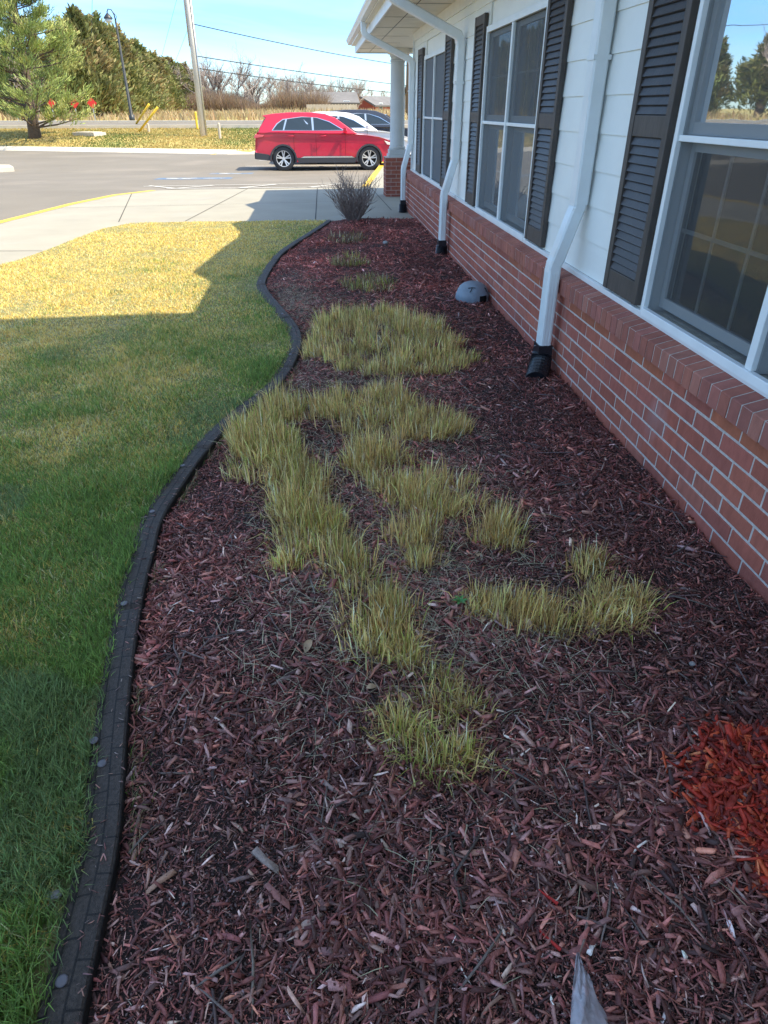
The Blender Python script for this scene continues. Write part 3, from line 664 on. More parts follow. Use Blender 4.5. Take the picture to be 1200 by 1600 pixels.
# ------------------------------------------------------------------ house
HX = 1.4285
hr = (1.5, 6, 0); house = empty('brick_house', hr)
tag(house, 'low house wall with red brick base, white siding, black shutters and white downspouts', 'building')
Y0, Y1 = -3.0, 11.95
def brick_col():
    b = random.choice([(.25, .070, .055), (.235, .064, .050), (.265, .076, .058), (.225, .066, .056), (.26, .082, .066), (.24, .068, .058)])
    k = random.uniform(.88, 1.12) * 1.4; return (b[0] * k * 1.08, b[1] * k * 1.15, b[2] * k * .98)
def brick_box(m, x0, x1, y0, y1, z0, z1, col):
    m.cur = col; j = lambda: random.uniform(-.0009, .0009)
    e = .003
    # chamfered front (-x) face
    m.add([(x1, y0, z0), (x1, y1, z0), (x1, y1, z1), (x1, y0, z1), (x0 + e, y0, z0), (x0 + e, y1, z0), (x0 + e, y1, z1), (x0 + e, y0, z1),
           (x0 + j(), y0 + e, z0 + e), (x0 + j(), y1 - e, z0 + e), (x0 + j(), y1 - e, z1 - e), (x0 + j(), y0 + e, z1 - e)],
          [(0, 1, 2, 3), (0, 4, 5, 1), (1, 5, 6, 2), (2, 6, 7, 3), (3, 7, 4, 0), (4, 8, 9, 5), (5, 9, 10, 6), (6, 10, 11, 7), (7, 11, 8, 4), (8, 11, 10, 9)])
CO = .0710; P = .0677; capb = .4714; mj = .0085
m = MB()
for c in range(8):
    z1 = capb - .012 - c * CO if c else capb + .004; z0 = capb - .0677 - c * CO + mj / 2 - (.0)
    z1 = capb - .0677 - (c - 1) * CO - mj / 2 if c else capb - .001
    y = 2.62 + (P * 3) * (.5 if c % 2 else 0) - 60 * P * 3 * .5
    while y < Y1:
        a, b = y + .0040, y + P * 3 - .0040; y += P * 3
        if b < Y0: continue
        b = min(b, Y1)
        if b - a < .02: continue
        col = brick_col()
        if c == 0 and random.random() < .7: k = random.uniform(.95, 1.15); col = (.37 * k, .115 * k, .062 * k)
        x0_ = HX + random.uniform(-.0012, .0012)
        brick_box(m, x0_, HX + .09, a, b, z0, z1, col)
m.build('brick_wall', M['brick'], house, hr, col=True)
m = MB(); m.box(HX + .0026, HX + .3, Y0, Y1 - .003, -.35, capb - .002)
m.build('mortar_joints', M['mortar'], house, hr)
m = MB(); y = Y0
CF = 1.398
while y < Y1 + .01:
    a, b = y + .0040, y + P - .0040; y += P; m.cur = tuple(c * q for c, q in zip(brick_col(), (.95, 1.12, 1.2)))
    e = .004; z0 = capb; zt = .551; zb = .585; j = random.uniform(-.0015, .0015)
    m.add([(CF + j, a, z0), (CF + j, b, z0), (1.53, b, z0), (1.53, a, z0), (CF + j, a, zt - e), (CF + j, b, zt - e), (CF + e + j, a, zt), (CF + e + j, b, zt), (1.53, b, zb), (1.53, a, zb)],
          [(0, 1, 5, 4), (4, 5, 7, 6), (6, 7, 8, 9), (0, 4, 6, 9, 3), (1, 2, 8, 7, 5), (0, 3, 2, 1)])
m.build('brick_ledge', M['brick'], house, hr, col=True)
m = MB(); m.add([(CF + .0026, Y0, capb + .002), (CF + .0026, Y1 - .004, capb + .002), (1.53, Y1 - .004, capb + .002), (1.53, Y0, capb + .002), (CF + .0026, Y0, .549), (CF + .0026, Y1 - .004, .549), (1.53, Y1 - .004, .5832), (1.53, Y0, .5832)],
                [(0, 1, 2, 3), (4, 5, 6, 7), (0, 4, 5, 1), (0, 3, 7, 4), (1, 5, 6, 2), (2, 6, 7, 3)])
m.build('ledge_mortar', M['mortar'], house, hr)
# siding with window openings
SX = 1.50; SY1 = 11.72
WIN = [(8.84, 10.52), (5.06, 6.80), (1.26, 3.05), (-2.6, -.9)]
WZ0, WZ1 = .585, 2.0
m = MB(); exps = .174
z = .600
lap = 0
while z < 2.34:
    zt = min(z + exps, 2.345)
    spans = [(Y0, SY1)]
    if z < WZ1:
        spans = []; last = Y0
        for a, b in sorted(WIN):
            if a > last: spans.append((last, a))
            last = b
        spans.append((last, SY1))
    for a, b in spans:
        # board joints
        cuts = [a]; q = a + random.uniform(.5, 3.0)
        while q < b - .3: cuts.append(q); q += random.uniform(2.2, 3.6)
        cuts.append(b)
        for c0, c1 in zip(cuts[:-1], cuts[1:]):
            c1 -= .0015
            m.add([(SX, c0, z), (SX, c1, z), (SX + .009, c1, zt + .002), (SX + .009, c0, zt + .002), (SX + .016, c0, z), (SX + .016, c1, z), (SX + .02, c1, zt), (SX + .02, c0, zt)],
                  [(0, 1, 2, 3), (0, 4, 5, 1), (0, 3, 7, 4), (1, 5, 6, 2)])
    z += exps; lap += 1
m.build('siding', M['siding'], house, hr)
m = MB(); last = Y0
for a, b in sorted(WIN) + [(SY1, SY1)]:
    if a > last: m.box(SX + .021, SX + .12, last, a, .59, 2.5)
    if b > a: m.box(SX + .021, SX + .12, a, b, 2.0, 2.5)
    last = b
m.box(SX + .13, 9, SY1 + .15, SY1 + .02, -.3, 2.5)
m.build('wall_core', M['siding'], house, hr)
m = MB(); m.box(1.476, 1.4995, Y0, SY1 + .02, .572, .600); m.box(1.482, 1.512, SY1, SY1 + .05, .60, 2.34); m.box(1.484, 1.506, Y0, SY1, 2.24, 2.345)
m.build('wall_trim', M['white_trim'], house, hr, bevel=.003)
# room behind the windows
m = MB()
m.box(3.6, 3.7, Y0, SY1, -.2, 2.6); m.box(1.66, 3.6, Y0, SY1, -.1, 0.05); m.box(1.66, 3.6, Y0, SY1, 2.5, 2.6)
for y in (4.1, 7.9): m.box(1.66, 3.6, y, y + .1, .05, 2.5)
m.build('interior_wall', M['interior'], house, hr)
def window(y0, y1, kind):
    ym = (y0 + y1) / 2; zr_ = 1.305; f = MB(); mw = .020
    # outer casing
    cw = .030
    f.box(1.478, 1.502, y0, y0 + cw, .589, 2.0); f.box(1.478, 1.502, y1 - cw, y1, .589, 2.0)
    f.box(1.4785, 1.502, y0 + cw, y1 - cw, 1.955, 2.0); f.box(1.470, 1.496, y0 + cw, y1 - cw, .586, .622)
    f.box(1.480, 1.502, ym - mw, ym + mw, .622, 1.955)
    f.box(1.484, 1.5, ym - .010, ym + .010, .626, 1.955) if kind == 'near' else None
    for a, b in ((y0 + cw, ym - mw), (ym + mw, y1 - cw)): f.box(1.486, 1.518, a, b, zr_ - .010, zr_ + .013)
    fr = f.build('window', M['window_frame'], house, hr, bevel=.0025)
    jb = MB()
    jb.box(1.503, 1.60, y0 + .004, y0 + cw - .003, .589, 2.0); jb.box(1.503, 1.60, y1 - cw + .003, y1 - .004, .589, 2.0); jb.box(1.503, 1.60, ym - mw + .003, ym + mw - .003, .61, 1.95)
    jb.box(1.503, 1.60, y0 + cw, y1 - cw, 1.96, 2.0); jb.build('jamb', M['sash'], fr)
    jb = MB(); jb.box(1.4965, 1.60, y0 + cw, y1 - cw, .586, .606); jb.build('sill', M['sill'], fr)
    if kind != 'skip':
        sc_ = MB(); top_ = 1.954  # near window's upper panels are added to mute the reflection
        for a, b in ((y0 + cw + .001, ym - mw - .001), (ym + mw + .001, y1 - cw - .001)):
            for z0, z1 in ((.623, zr_ - .011), (zr_ + .014, top_)):
                sc_.add([(1.506, a, z0), (1.506, b, z0), (1.506, b, z1), (1.506, a, z1)], [(0, 3, 2, 1)])
        sc_.build('insect_screen', {'near': M['near_screen'], 'mid': M['mid_screen'], 'far': M['far_screen']}[kind], fr)
    s = MB(); gl = MB(); gr = MB()
    for a, b in ((y0 + cw, ym - mw), (ym + mw, y1 - cw)):
        for (z0, z1, xs_) in ((.626, zr_ - .013, 1.550), (zr_ + .014, 1.955, 1.520)):
            t = .034
            s.box(xs_, xs_ + .03, a, a + t, z0, z1); s.box(xs_, xs_ + .03, b - t, b, z0, z1)
            s.box(xs_ + .001, xs_ + .029, a + t, b - t, z0, z0 + t * 1.3); s.box(xs_ + .001, xs_ + .029, a + t, b - t, z1 - t, z1)
            gl.add([(xs_ + .012, a + t, z0 + t), (xs_ + .012, b - t, z0 + t), (xs_ + .012, b - t, z1 - t), (xs_ + .012, a + t, z1 - t)], [(0, 3, 2, 1)])
            for k in (1, 2): yk = a + t + (b - a - 2 * t) * k / 3; gr.box(xs_ + .016, xs_ + .022, yk - .008, yk + .008, z0 + t, z1 - t)
            zk = (z0 + z1) / 2; gr.box(xs_ + .0155, xs_ + .0215, a + t, b - t, zk - .008, zk + .008)
    s.build('sash', M['sash'], fr); fr_off = hr
    for o_, mb in (('glass', gl), ('grille', gr)): mb.build(o_, M['glass'] if o_ == 'glass' else M['grille'], fr)
    for ch in fr.children: ch.location = (-hr[0], -hr[1], -hr[2])
    c = MB()
    if kind == 'near':
        z = 1.30
        while z < 1.96:
            c.add([(1.625, y0 + .05, z), (1.625, ym + .42, z), (1.645, ym + .42, z + .012), (1.645, y0 + .05, z + .012)], [(0, 1, 2, 3)]); z += .026
        c.build('blind', M['blind'], fr).location = (-hr[0], -hr[1], 0)
    else:
        n_ = 120
        for k in range(n_ + 1):
            y = y0 + .05 + (y1 - y0 - .1) * k / n_
            if kind == 'mid' and .30 < (k / n_) % .5 < .46: pass
            x = 1.72 + .018 * math.sin(k * .9) + .01 * math.sin(k * .37)
            c.v += [(x, y, .6), (x, y, 1.98)]; c.c += [(1, 1, 1)] * 2
        for k in range(n_):
            if kind == 'mid' and 22 < k < 50 or kind == 'mid' and 84 < k < 104: continue
            c.f.append((2 * k, 2 * k + 2, 2 * k + 3, 2 * k + 1))
        c.build('curtain', M['curtain'], fr).location = (-hr[0], -hr[1], 0)
    return fr
window(*WIN[2], 'near'); window(*WIN[1], 'mid'); window(*WIN[0], 'far'); window(*WIN[3], 'near')
def shutter(y0, y1):
    m = MB(); xo = 1.466; z0, z1 = .612, 2.10; st = .048
    m.box(xo, 1.497, y0, y0 + st, z0, z1); m.box(xo, 1.497, y1 - st, y1, z0, z1)
    rails = [(z0 + .001, z0 + .10), (1.30, 1.385), (z1 - .07, z1 - .001)]
    l = MB()
    for a, b in ((z0 + .10, 1.30), (1.385, z1 - .07)):
        n_ = int(round((b - a) / .036)); d = (b - a) / n_
        for k in range(n_):
            z = a + k * d
            l.add([(xo + .004, y0 + st, z + .004), (xo + .004, y1 - st, z + .004), (xo + .018, y1 - st, z + d + .004), (xo + .018, y0 + st, z + d + .004),
                   (xo + .009, y0 + st, z), (xo + .009, y1 - st, z), (xo + .023, y1 - st, z + d), (xo + .023, y0 + st, z + d)],
                  [(0, 1, 2, 3), (0, 4, 5, 1), (4, 7, 6, 5)])
    l.box(xo + .0245, 1.492, y0 + st, y1 - st, z0 + .05, z1 - .05)
    s = m.build('shutter', M['shutter_rail'], house, hr, bevel=.003)
    for a, b in rails: r_ = MB(); r_.box(xo + .003, 1.490, y0 + st, y1 - st, a, b); r_.build('rail', M['shutter_rail'], s, bevel=.003).location = (-hr[0], -hr[1], 0)
    l.build('louvres', M['shutter'], s, hr)
    return s
for a, b in ((10.62, 11.06), (8.42, 8.82), (6.85, 7.25), (4.63, 5.03), (3.09, 3.50), (.80, 1.22)): shutter(a, b)
# soffit, fascia, gutter, roof
GY = 15.62
m = MB()
m.box(.872, 1.50, Y0, GY - .02, 2.345, 2.39); m.box(1.50, 6, SY1 + .06, GY - .02, 2.346, 2.391)
m.build('soffit', M['cream_soffit'], house, hr)
m = MB()
for x in (1.12,): m.box(x, x + .006, Y0, GY - .03, 2.342, 2.3449)
for y in np.arange(-2.4, GY, 1.22): m.box(.875, 1.48, y, y + .005, 2.3425, 2.3447)
m.build('soffit_seam', M['shutter_rail'], house, hr)
m = MB()
m.box(.845, .870, Y0, GY, 2.325, 2.455); m.box(.8702, 6, GY - .02, GY + .005, 2.32, 2.46)
m.build('fascia', M['white_trim'], house, hr, bevel=.003)
m = MB(); m.box(.776, .8448, Y0, GY + .04, 2.440, 2.452); m.build('eave_board', M['cream_soffit'], house, hr)
m = MB(); gp = [(.76, 2.452), (.712, 2.460), (.700, 2.49), (.685, 2.51), (.680, 2.535), (.690, 2.537), (.694, 2.515), (.71, 2.50), (.72, 2.47), (.76, 2.466)]
m.prism_xz(gp, Y0, GY + .06); m.box(.76, .775, Y0, GY + .06, 2.454, 2.55)
m.build('gutter', M['white_trim'], house, hr)
m = MB(); m.add([(.715, Y0, 2.565), (6.5, Y0, 5.2), (6.5, GY + .1, 5.2), (.715, GY + .1, 2.565), (.715, Y0, 2.545), (6.5, Y0, 5.17), (6.5, GY + .1, 5.17), (.715, GY + .1, 2.545), (12.3, Y0, 2.585), (12.3, GY + .1, 2.585), (12.3, Y0, 2.55), (12.3, GY + .1, 2.55)],
                [(0, 1, 2, 3), (4, 7, 6, 5), (0, 3, 7, 4), (3, 2, 6, 7), (0, 4, 5, 1), (1, 8, 9, 2), (5, 6, 11, 10)])
# unseen gables and higher block, shaped to cast the notched shadow on the lawn
def gable(m, pts, xd=1.0, depth=1.2):  # pts is the wanted shadow outline, traced back along the sun
    q = []
    for (sx, sy) in pts:
        z = (xd - sx) / .68; q.append((xd, sy - .2 * z, z))
    lo_ = [(xd, q[0][1], 2.6), (xd, q[-1][1], 2.6)]
    face = [lo_[0]] + q + [lo_[1]]; n_ = len(face)
    m.add(face + [(x + depth, y, z) for x, y, z in face], [tuple(range(n_)), tuple(range(2 * n_ - 1, n_ - 1, -1))] + [(i, (i + 1) % n_, n_ + (i + 1) % n_, n_ + i) for i in range(n_)])
gable(m, [(-1.0, 6.45), (-1.07, 6.70), (-1.29, 7.10), (-1.16, 8.4), (-1.0, 9.5)])
gable(m, [(-1.0, 9.46), (-1.26, 10.45), (-1.05, 10.8), (-1.0, 12.0)])
gable(m, [(-1.0, 12.2), (-1.263, 13.14), (-1.03, 13.8), (-1.0, 13.9)])
m.build('roof', M['roof'], house, hr)
m = MB()
f0 = [(.74, -9, 2.62), (.74, 5.03, 2.62), (.74, 4.45, 5.0), (.74, 3.6, 5.3), (.74, -9, 5.3)]  # unseen block, its slanted side shaped to end the lawn shadow straight across
m.add(f0 + [(x + 6, y, z) for x, y, z in f0], [(4, 3, 2, 1, 0), (5, 6, 7, 8, 9), (0, 1, 6, 5), (1, 2, 7, 6), (2, 3, 8, 7), (3, 4, 9, 8), (4, 0, 5, 9)])
m.build('shadow_block', M['siding'], house, hr)
# downspouts
def rect_tube(m, pts, wx_, wy_, scl=None):
    """rectangular pipe in the XZ plane along pts, wx_ across the plane direction, wy_ along y"""
    pts = [Vector(p) for p in pts]; rings = []
    for i, p in enumerate(pts):
        sc_i = scl[i] if scl else 1
        d0 = (p - pts[i - 1]).normalized() if i else (pts[1] - p).normalized()
        d1 = (pts[i + 1] - p).normalized() if i < len(pts) - 1 else d0
        d = (d0 + d1).normalized(); c = max(.5, d.dot(d0)); s_ = Vector((0, 1, 0)); s_ = (s_ - d * s_.dot(d)).normalized(); u = d.cross(s_).normalized()
        r_ = .010
        ring = []
        for (a, b) in ((-1, -1), (1, -1), (1, 1), (-1, 1)):
            for (ea, eb) in (((1, .0), (0, 1)) if (a * b > 0) else ((0, 1), (1, 0))):
                ring.append(p + u * (a * (wx_ * sc_i / 2 - r_ * (1 - ea) * 1.0)) / c + s_ * (b * (wy_ * sc_i / 2 - r_ * (1 - eb))))
        rings.append(ring)
    n_ = 8; vs_ = [q for r in rings for q in r]
    fs = [(i * n_ + k, i * n_ + (k + 1) % n_, (i + 1) * n_ + (k + 1) % n_, (i + 1) * n_ + k) for i in range(len(rings) - 1) for k in range(n_)]
    fs += [tuple(range(n_)), tuple((len(rings) - 1) * n_ + k for k in range(n_))]
    m.add(vs_, fs)
def downspout(y, top=True, lean=0, outdir=(-.04, -.03)):
    m = MB(); xl, xu = 1.350, 1.452; W_, D_ = .072, .098
    lower = [(xl, y, .125), (xl, y, .60), (xl + .004, y, .635), (xl + .016, y, .665), (xu - .016, y, .905), (xu - .004, y, .935), (xu, y, .97)]
    up_ = [(xu, y, 1.5), (xu, y, 1.93), (xu - .004, y + lean * .02, 1.975), (xu - .03, y + lean * .05, 2.02)]
    gx, gz = .755, 2.32
    up_ += [(gx + .05, y + lean * .9, gz - .03), (gx + .012, y + lean, gz), (gx, y + lean, gz + .04), (gx, y + lean, 2.46)]
    dense, sc2 = [], []
    for i in range(len(lower) - 1):
        a_, b_ = Vector(lower[i]), Vector(lower[i + 1]); el = 1 <= i <= 3 or 4 <= i <= 5
        nn_ = 6 if (el and i != 3) else 1
        for k in range(nn_): dense.append(a_.lerp(b_, k / nn_)); sc2.append(1 - (.035 if (el and i != 3 and k % 2) else 0))
    dense.append(Vector(lower[-1])); sc2.append(1)
    rect_tube(m, dense, W_, D_, sc2)
    # sleeve overlap
    m2 = MB(); rect_tube(m2, [(xu, y, .955)] + up_, W_ + .006, D_ + .006)
    m.v += []; b = len(m.v); m.v += m2.v; m.c += m2.c; m.f += [tuple(b + i for i in f) for f in m2.f]
    # flutes
    for k in (-1, 0, 1):
        m.box(xl - W_ / 2 - .0022, xl - W_ / 2 + .001, y + k * .022 - .003, y + k * .022 + .003, .16, .59)
        m.box(xl + k * .017 - .0025, xl + k * .017 + .0025, y - D_ / 2 - .0022, y - D_ / 2 + .001, .16, .59)
    d = m.build('downspout', M['downspout'], house, hr, autosmooth=True, bevel=0)
    bt = MB(); bt.box(xl - .043, xl + .043, y - .056, y + .056, .095, .165)
    ax, ay = outdir; pts = []; rad = []
    for k in range(19):
        t = k / 18; pts.append((xl + ax * t * t * 1.6, y + ay * t * t * 1.6, .110 - .125 * t)); rad.append(.058 + (.006 if k % 2 else -.001) + .008 * t)
    bt.tube(pts, rad, 20)
    bt.build('drain_boot', M['black_plastic'], d, hr, smooth=False)
    for zz in (1.62,):
        xc = xl if zz < 1 else xu; e_ = .0395 if zz < 1 else .0425; st_ = MB()
        st_.box(xc - e_, 1.4275 if zz < 1 else 1.499, y - .0525, y - .0505, zz, zz + .022); st_.box(xc - e_, xc + e_, y + .0512, y + .0532, zz, zz + .022); st_.box(xc - e_ - .0018, xc - e_ + .0005, y - .0525, y + .0532, zz, zz + .022)
        st_.build('strap', M['downspout'], d, hr)
    for sc_ in ((xl - .0445, y + .02, .145),):
        s_ = MB(); s_.lathe([(.004, 0), (.003, .002)], 8, sc_); s_.build('screw', M['steel'], d, hr)
downspout(3.98, outdir=(-.045, -.10)); downspout(7.82, outdir=(0, 0)); downspout(11.62, lean=.0, outdir=(0, 0))
# porch pier and column
m = MB(); PX0, PX1, PY0, PY1 = 1.335, 1.86, 14.43, 14.95
z = -.10; c = 0
while z < .60:
    off_ = (c % 2) * .1
    y = PY0 - (.1 if c % 2 else 0)
    while y < PY1: a, b = max(y + .004, PY0), min(y + .199, PY1); brick_box(m, PX0, PX0 + .05, a, b, z, z + .0625, tuple(q * .8 for q in brick_col())) if b - a > .02 else 0; y += .203
    x = PX0 - (0 if c % 2 else .1)
    while x < PX1:
        a, b = max(x + .004, PX0 + .001), min(x + .199, PX1); m.cur = tuple(q * .8 for q in brick_col())
        if b - a > .02: m.box(a, b, PY0 + .001 + random.uniform(0, .001), PY0 + .06, z, z + .0625)
        x += .203
    z += .0705; c += 1
m.build('porch_pier', M['brick'], house, hr, col=True)
m = MB(); m.box(PX0 + .006, PX1 - .005, PY0 + .006, PY1, -.2, .605); m.build('pier_mortar', M['mortar'], house, hr)
cx, cy = 1.575, 14.66
m = MB(); m.lathe([(.150, .735), (.158, .75), (.158, .775), (.143, .79), (.140, .80), (.136, 1.6), (.128, 2.12), (.128, 2.13), (.14, 2.145), (.14, 2.165), (.128, 2.18), (.128, 2.20), (.15, 2.23), (.15, 2.26)], 28, (cx, cy, 0))
M['column'] = mat('column_paint', (.52, .53, .52), .5, nscale=3, namt=.08)
colm = m.build('porch_column', M['column'], house, hr, autosmooth=True)
m = MB(); m.box(cx - .185, cx + .185, cy - .185, cy + .185, .60, .655); m.box(cx - .165, cx + .165, cy - .165, cy + .165, .655, .735); m.build('plinth', M['column'], colm, hr, bevel=.006)
m = MB(); m.box(cx - .17, cx + .17, cy - .17, cy + .17, 2.26, 2.345); m.build('capital', M['cream_soffit'], colm, hr, bevel=.004)
m = MB(); m.box(cx - .10, 6, cy - .10, cy + .10, 2.28, 2.344) ; m.build('porch_beam', M['cream_soffit'], house, hr)

# ------------------------------------------------------------------ grey dome, stone, bag
root = empty('dome_cover', (1.285, 5.80, 0)); c0 = (1.285, 5.80, 0)
tag(root, 'grey plastic dome cover standing in the mulch against the brick wall', 'dome cover')
m = MB(); n_ = 48; rings = [(.142, -.02), (.143, .03), (.140, .055), (.134, .062), (.125, .090), (.108, .115), (.08, .135), (.045, .147), (.012, .150)]
for r_, z in rings:
    for k in range(n_):
        t = 2 * math.pi * k / n_; f_ = 1 + .012 * math.cos(8 * t); m.v.append((c0[0] + r_ * f_ * math.cos(t), c0[1] + r_ * f_ * math.sin(t), z)); m.c.append((1, 1, 1))
for i in range(len(rings) - 1):
    for k in range(n_):
        if i in (0, 1) and k in (38, 39, 40, 41): continue
        m.f.append((i * n_ + k, i * n_ + (k + 1) % n_, (i + 1) * n_ + (k + 1) % n_, (i + 1) * n_ + k))
m.f.append(tuple((len(rings) - 1) * n_ + k for k in range(n_)))
shell = m.build('dome_shell', M['dome'], root, c0, autosmooth=True)
m = MB(); m.lathe([(.128, -.02), (.128, .05), (.11, .085), (.01, .12)], 24, c0); m.build('dome_lining', M['dark'], root, c0)
def on_dome(t, z):
    r_ = float(np.interp(z, [q[1] for q in rings], [q[0] for q in rings])); return (c0[0] + (r_ + .004) * math.cos(t), c0[1] + (r_ + .004) * math.sin(t), z + .002)
m = MB(); m.tube([on_dome(R(-112), .085), on_dome(R(-108), .10), on_dome(R(-104), .118)], .003, 5); m.tube([on_dome(R(-122), .113), on_dome(R(-106), .119), on_dome(R(-90), .117)], .003, 5)
m.build('crack', M['dark'], root, c0)
m = MB(); m.tube([on_dome(R(-40), .08), on_dome(R(-38), .095), on_dome(R(-42), .11)], .005, 5); m.build('crack', M['dark'], root, c0)
def rock(loc, r_, mat_, label, cat, sc_=(1, .8, .6), name='stone'):
    bm = bmesh.new(); bmesh.ops.create_icosphere(bm, subdivisions=3, radius=r_)
    for v in bm.verts:
        k = 1 + .35 * (vnoise(v.co.x + loc[0], v.co.y + v.co.z, r_ * .8, 5) - .5); v.co *= float(k); v.co.x *= sc_[0]; v.co.y *= sc_[1]; v.co.z *= sc_[2]
    me = bpy.data.meshes.new(name); bm.to_mesh(me); bm.free(); me.materials.append(mat_)
    o = bpy.data.objects.new(name, me); COL.objects.link(o); o.location = loc; return tag(o, label, cat)
rock((.78, 8.45, .04), .035, M['pebble'], 'pale stone lying on the mulch left of the middle downspout', 'stone')
rock((1.03, 1.36, float(bed_z(1.03, 1.36)) + .012), .010, M['pebble'], 'tiny pale pebble above the fresh red mulch patch', 'pebble')
rock((.355, 1.085, float(bed_z(.355, 1.085)) + .012), .009, M['pebble'], 'tiny white pebble beside the nearest grass tuft', 'pebble')
rock((-.615, .84, .004), .016, M['pebble'], 'grey pebble half hidden in the lawn at the near left', 'pebble')
# clear plastic bag corner sticking up at the bottom of the picture
M['plastic'] = mat('clear_plastic', (.55, .50, .52), .25, spec=.8, nscale=30, namt=.2, bump=.6, bscale=40)
pb = M['plastic'].node_tree; out = pb.nodes['Material Output']; tr = pb.nodes.new('ShaderNodeBsdfTransparent'); ms = pb.nodes.new('ShaderNodeMixShader'); ms.inputs[0].default_value = .50
pb.links.new(tr.outputs[0], ms.inputs[1]); pb.links.new(pb.nodes['Principled BSDF'].outputs[0], ms.inputs[2]); pb.links.new(ms.outputs[0], out.inputs[0])
m = MB(); nr = 16; nc = 9
A = Vector((.422, .615, .045)); B = Vector((.385, .40, .05))
for i in range(nr + 1):
    t = i / nr; c = A.lerp(B, t); hw = .002 + .055 * t ** .9
    for k in range(nc + 1):
        s_ = (k / nc - .5) * 2
        m.v.append((c.x + s_ * hw, c.y, c.z + .035 * t * (1 - s_ * s_) + .010 * math.sin(5 * s_ + 7 * t) * t + .006 * math.sin(23 * t + 9 * s_))); m.c.append((1, 1, 1))
for i in range(nr):
    for k in range(nc): m.f.append((i * (nc + 1) + k, i * (nc + 1) + k + 1, (i + 1) * (nc + 1) + k + 1, (i + 1) * (nc + 1) + k))
o = m.build('plastic_bag', M['plastic'], smooth=True, off=(.4, .5, 0)); o.location = (.4, .5, 0)
sm = o.modifiers.new('solid', 'SOLIDIFY'); sm.thickness = .0006
tag(o, 'pointed corner of a clear plastic bag at the bottom edge, on the mulch', 'plastic bag')
# fallen leaves and a seedling
M['leaf'] = mat('dry_leaf', (.36, .24, .14), .7, nscale=40, namt=.3); M['green_leaf'] = mat('green_leaf', (.06, .22, .05), .5, nscale=40, namt=.2)
def leaf_mb(L_, W2, curl):
    m = MB(); nn_ = 7
    for k in range(nn_ + 1):
        t = k / nn_; w2 = W2 * math.sin(math.pi * min(1, t * .93 + .05)) ** .7; z = curl * math.sin(2.6 * t)
        m.v += [(t * L_, -w2, z + .35 * w2), (t * L_, 0, z), (t * L_, w2, z + .35 * w2)]; m.c += [(1, 1, 1)] * 3
    for k in range(nn_): m.f += [(3 * k, 3 * k + 3, 3 * k + 4, 3 * k + 1), (3 * k + 1, 3 * k + 4, 3 * k + 5, 3 * k + 2)]
    return m
random.seed(12); lf = None
for (x, y) in [(.47, 1.62), (.60, 1.55), (.70, 1.57), (.66, 1.66), (.34, 1.95), (.62, 2.3), (.10, 1.35), (.86, 1.60), (.30, 2.08), (-.1, 1.5), (.9, 2.6), (.52, 1.98)]:
    if lf is None: lf = leaf_mb(.038, .011, .010).build('dry_leaf', M['leaf'], smooth=True); o = lf
    else: o = lf.copy(); COL.objects.link(o)
    o.location = (x, y, float(bed_z(x, y)) + .016); o.rotation_euler = (random.uniform(-.4, .4), random.uniform(-.4, .2), random.uniform(0, 6.28)); k_ = random.uniform(.7, 1.2); o.scale = (k_, k_, k_)
    tag(o, 'small curled tan leaf lying among the cut grass', 'leaf', 'dry leaves on the mulch')
root = empty('seedling', (.405, 1.70, float(bed_z(.405, 1.70)) + .012)); tag(root, 'little green leafy seedling left of the row of dry grass', 'seedling')
for k in range(6):
    o = leaf_mb(.030, .006, .006).build('leaf', M['green_leaf'], root, smooth=True); o.rotation_euler = (0, -.35, k * 1.05)
# bright red slivers
for (x, y, ln, rz), lab in zip([(.385, .655, .05, 2.2), (.405, .735, .045, 2.3)], ['bright red wood sliver just left of the plastic bag tip', 'dull red wood sliver, the further of the two near the plastic bag']):
    m = MB(); m.hexa([(-ln / 2, -.003, 0), (ln / 2, -.001, 0), (ln / 2, .001, 0), (-ln / 2, .003, 0), (-ln / 2, -.003, .004), (ln / 2, -.001, .003), (ln / 2, .001, .003), (-ln / 2, .003, .004)])
    o = m.build('wood_sliver', mat('sliver', (.45, .02, .015), .6)); o.location = (x, y, float(bed_z(x, y)) + .014); o.rotation_euler = (0, .05, rz); tag(o, lab, 'wood chip')

# ------------------------------------------------------------------ shrub
root = empty('bare_shrub', (.50, 10.45, 0)); tag(root, 'bare twiggy shrub at the far end of the mulch bed by the pavement', 'shrub')
m = MB(); random.seed(3)
def twig(m, p, d, ln, r_, depth):
    pts = [p]; q = Vector(p); d = Vector(d)
    for k in range(4):
        d = (d + Vector((random.gauss(0, .10), random.gauss(0, .10), .06))).normalized(); q = q + d * ln / 4; pts.append(q.copy())
    m.tube(pts, [r_ * (1 - .15 * i) for i in range(5)], 4, caps=False)
    if depth:
        for k in range(random.choice([2, 3, 3])):
            i = random.choice([1, 2, 3, 4]); dd = (d + Vector((random.gauss(0, .40), random.gauss(0, .40), random.gauss(0, .15)))).normalized()
            twig(m, pts[i], dd, ln * random.uniform(.5, .8), r_ * .7, depth - 1)
for k in range(88):
    a = random.uniform(0, 6.28); t = random.uniform(.05, .95) ** .7 * 1.0
    twig(m, Vector((.07 * math.cos(a) * t, .07 * math.sin(a) * t, 0)), Vector((math.cos(a) * t * .85, math.sin(a) * t * .85, 1)), random.uniform(.30, .40) * (1.12 - .28 * t), .0062, 2)
s = m.build('twigs', mat('twig_bark', (.28, .22, .195), .85, nscale=30, namt=.3), root)

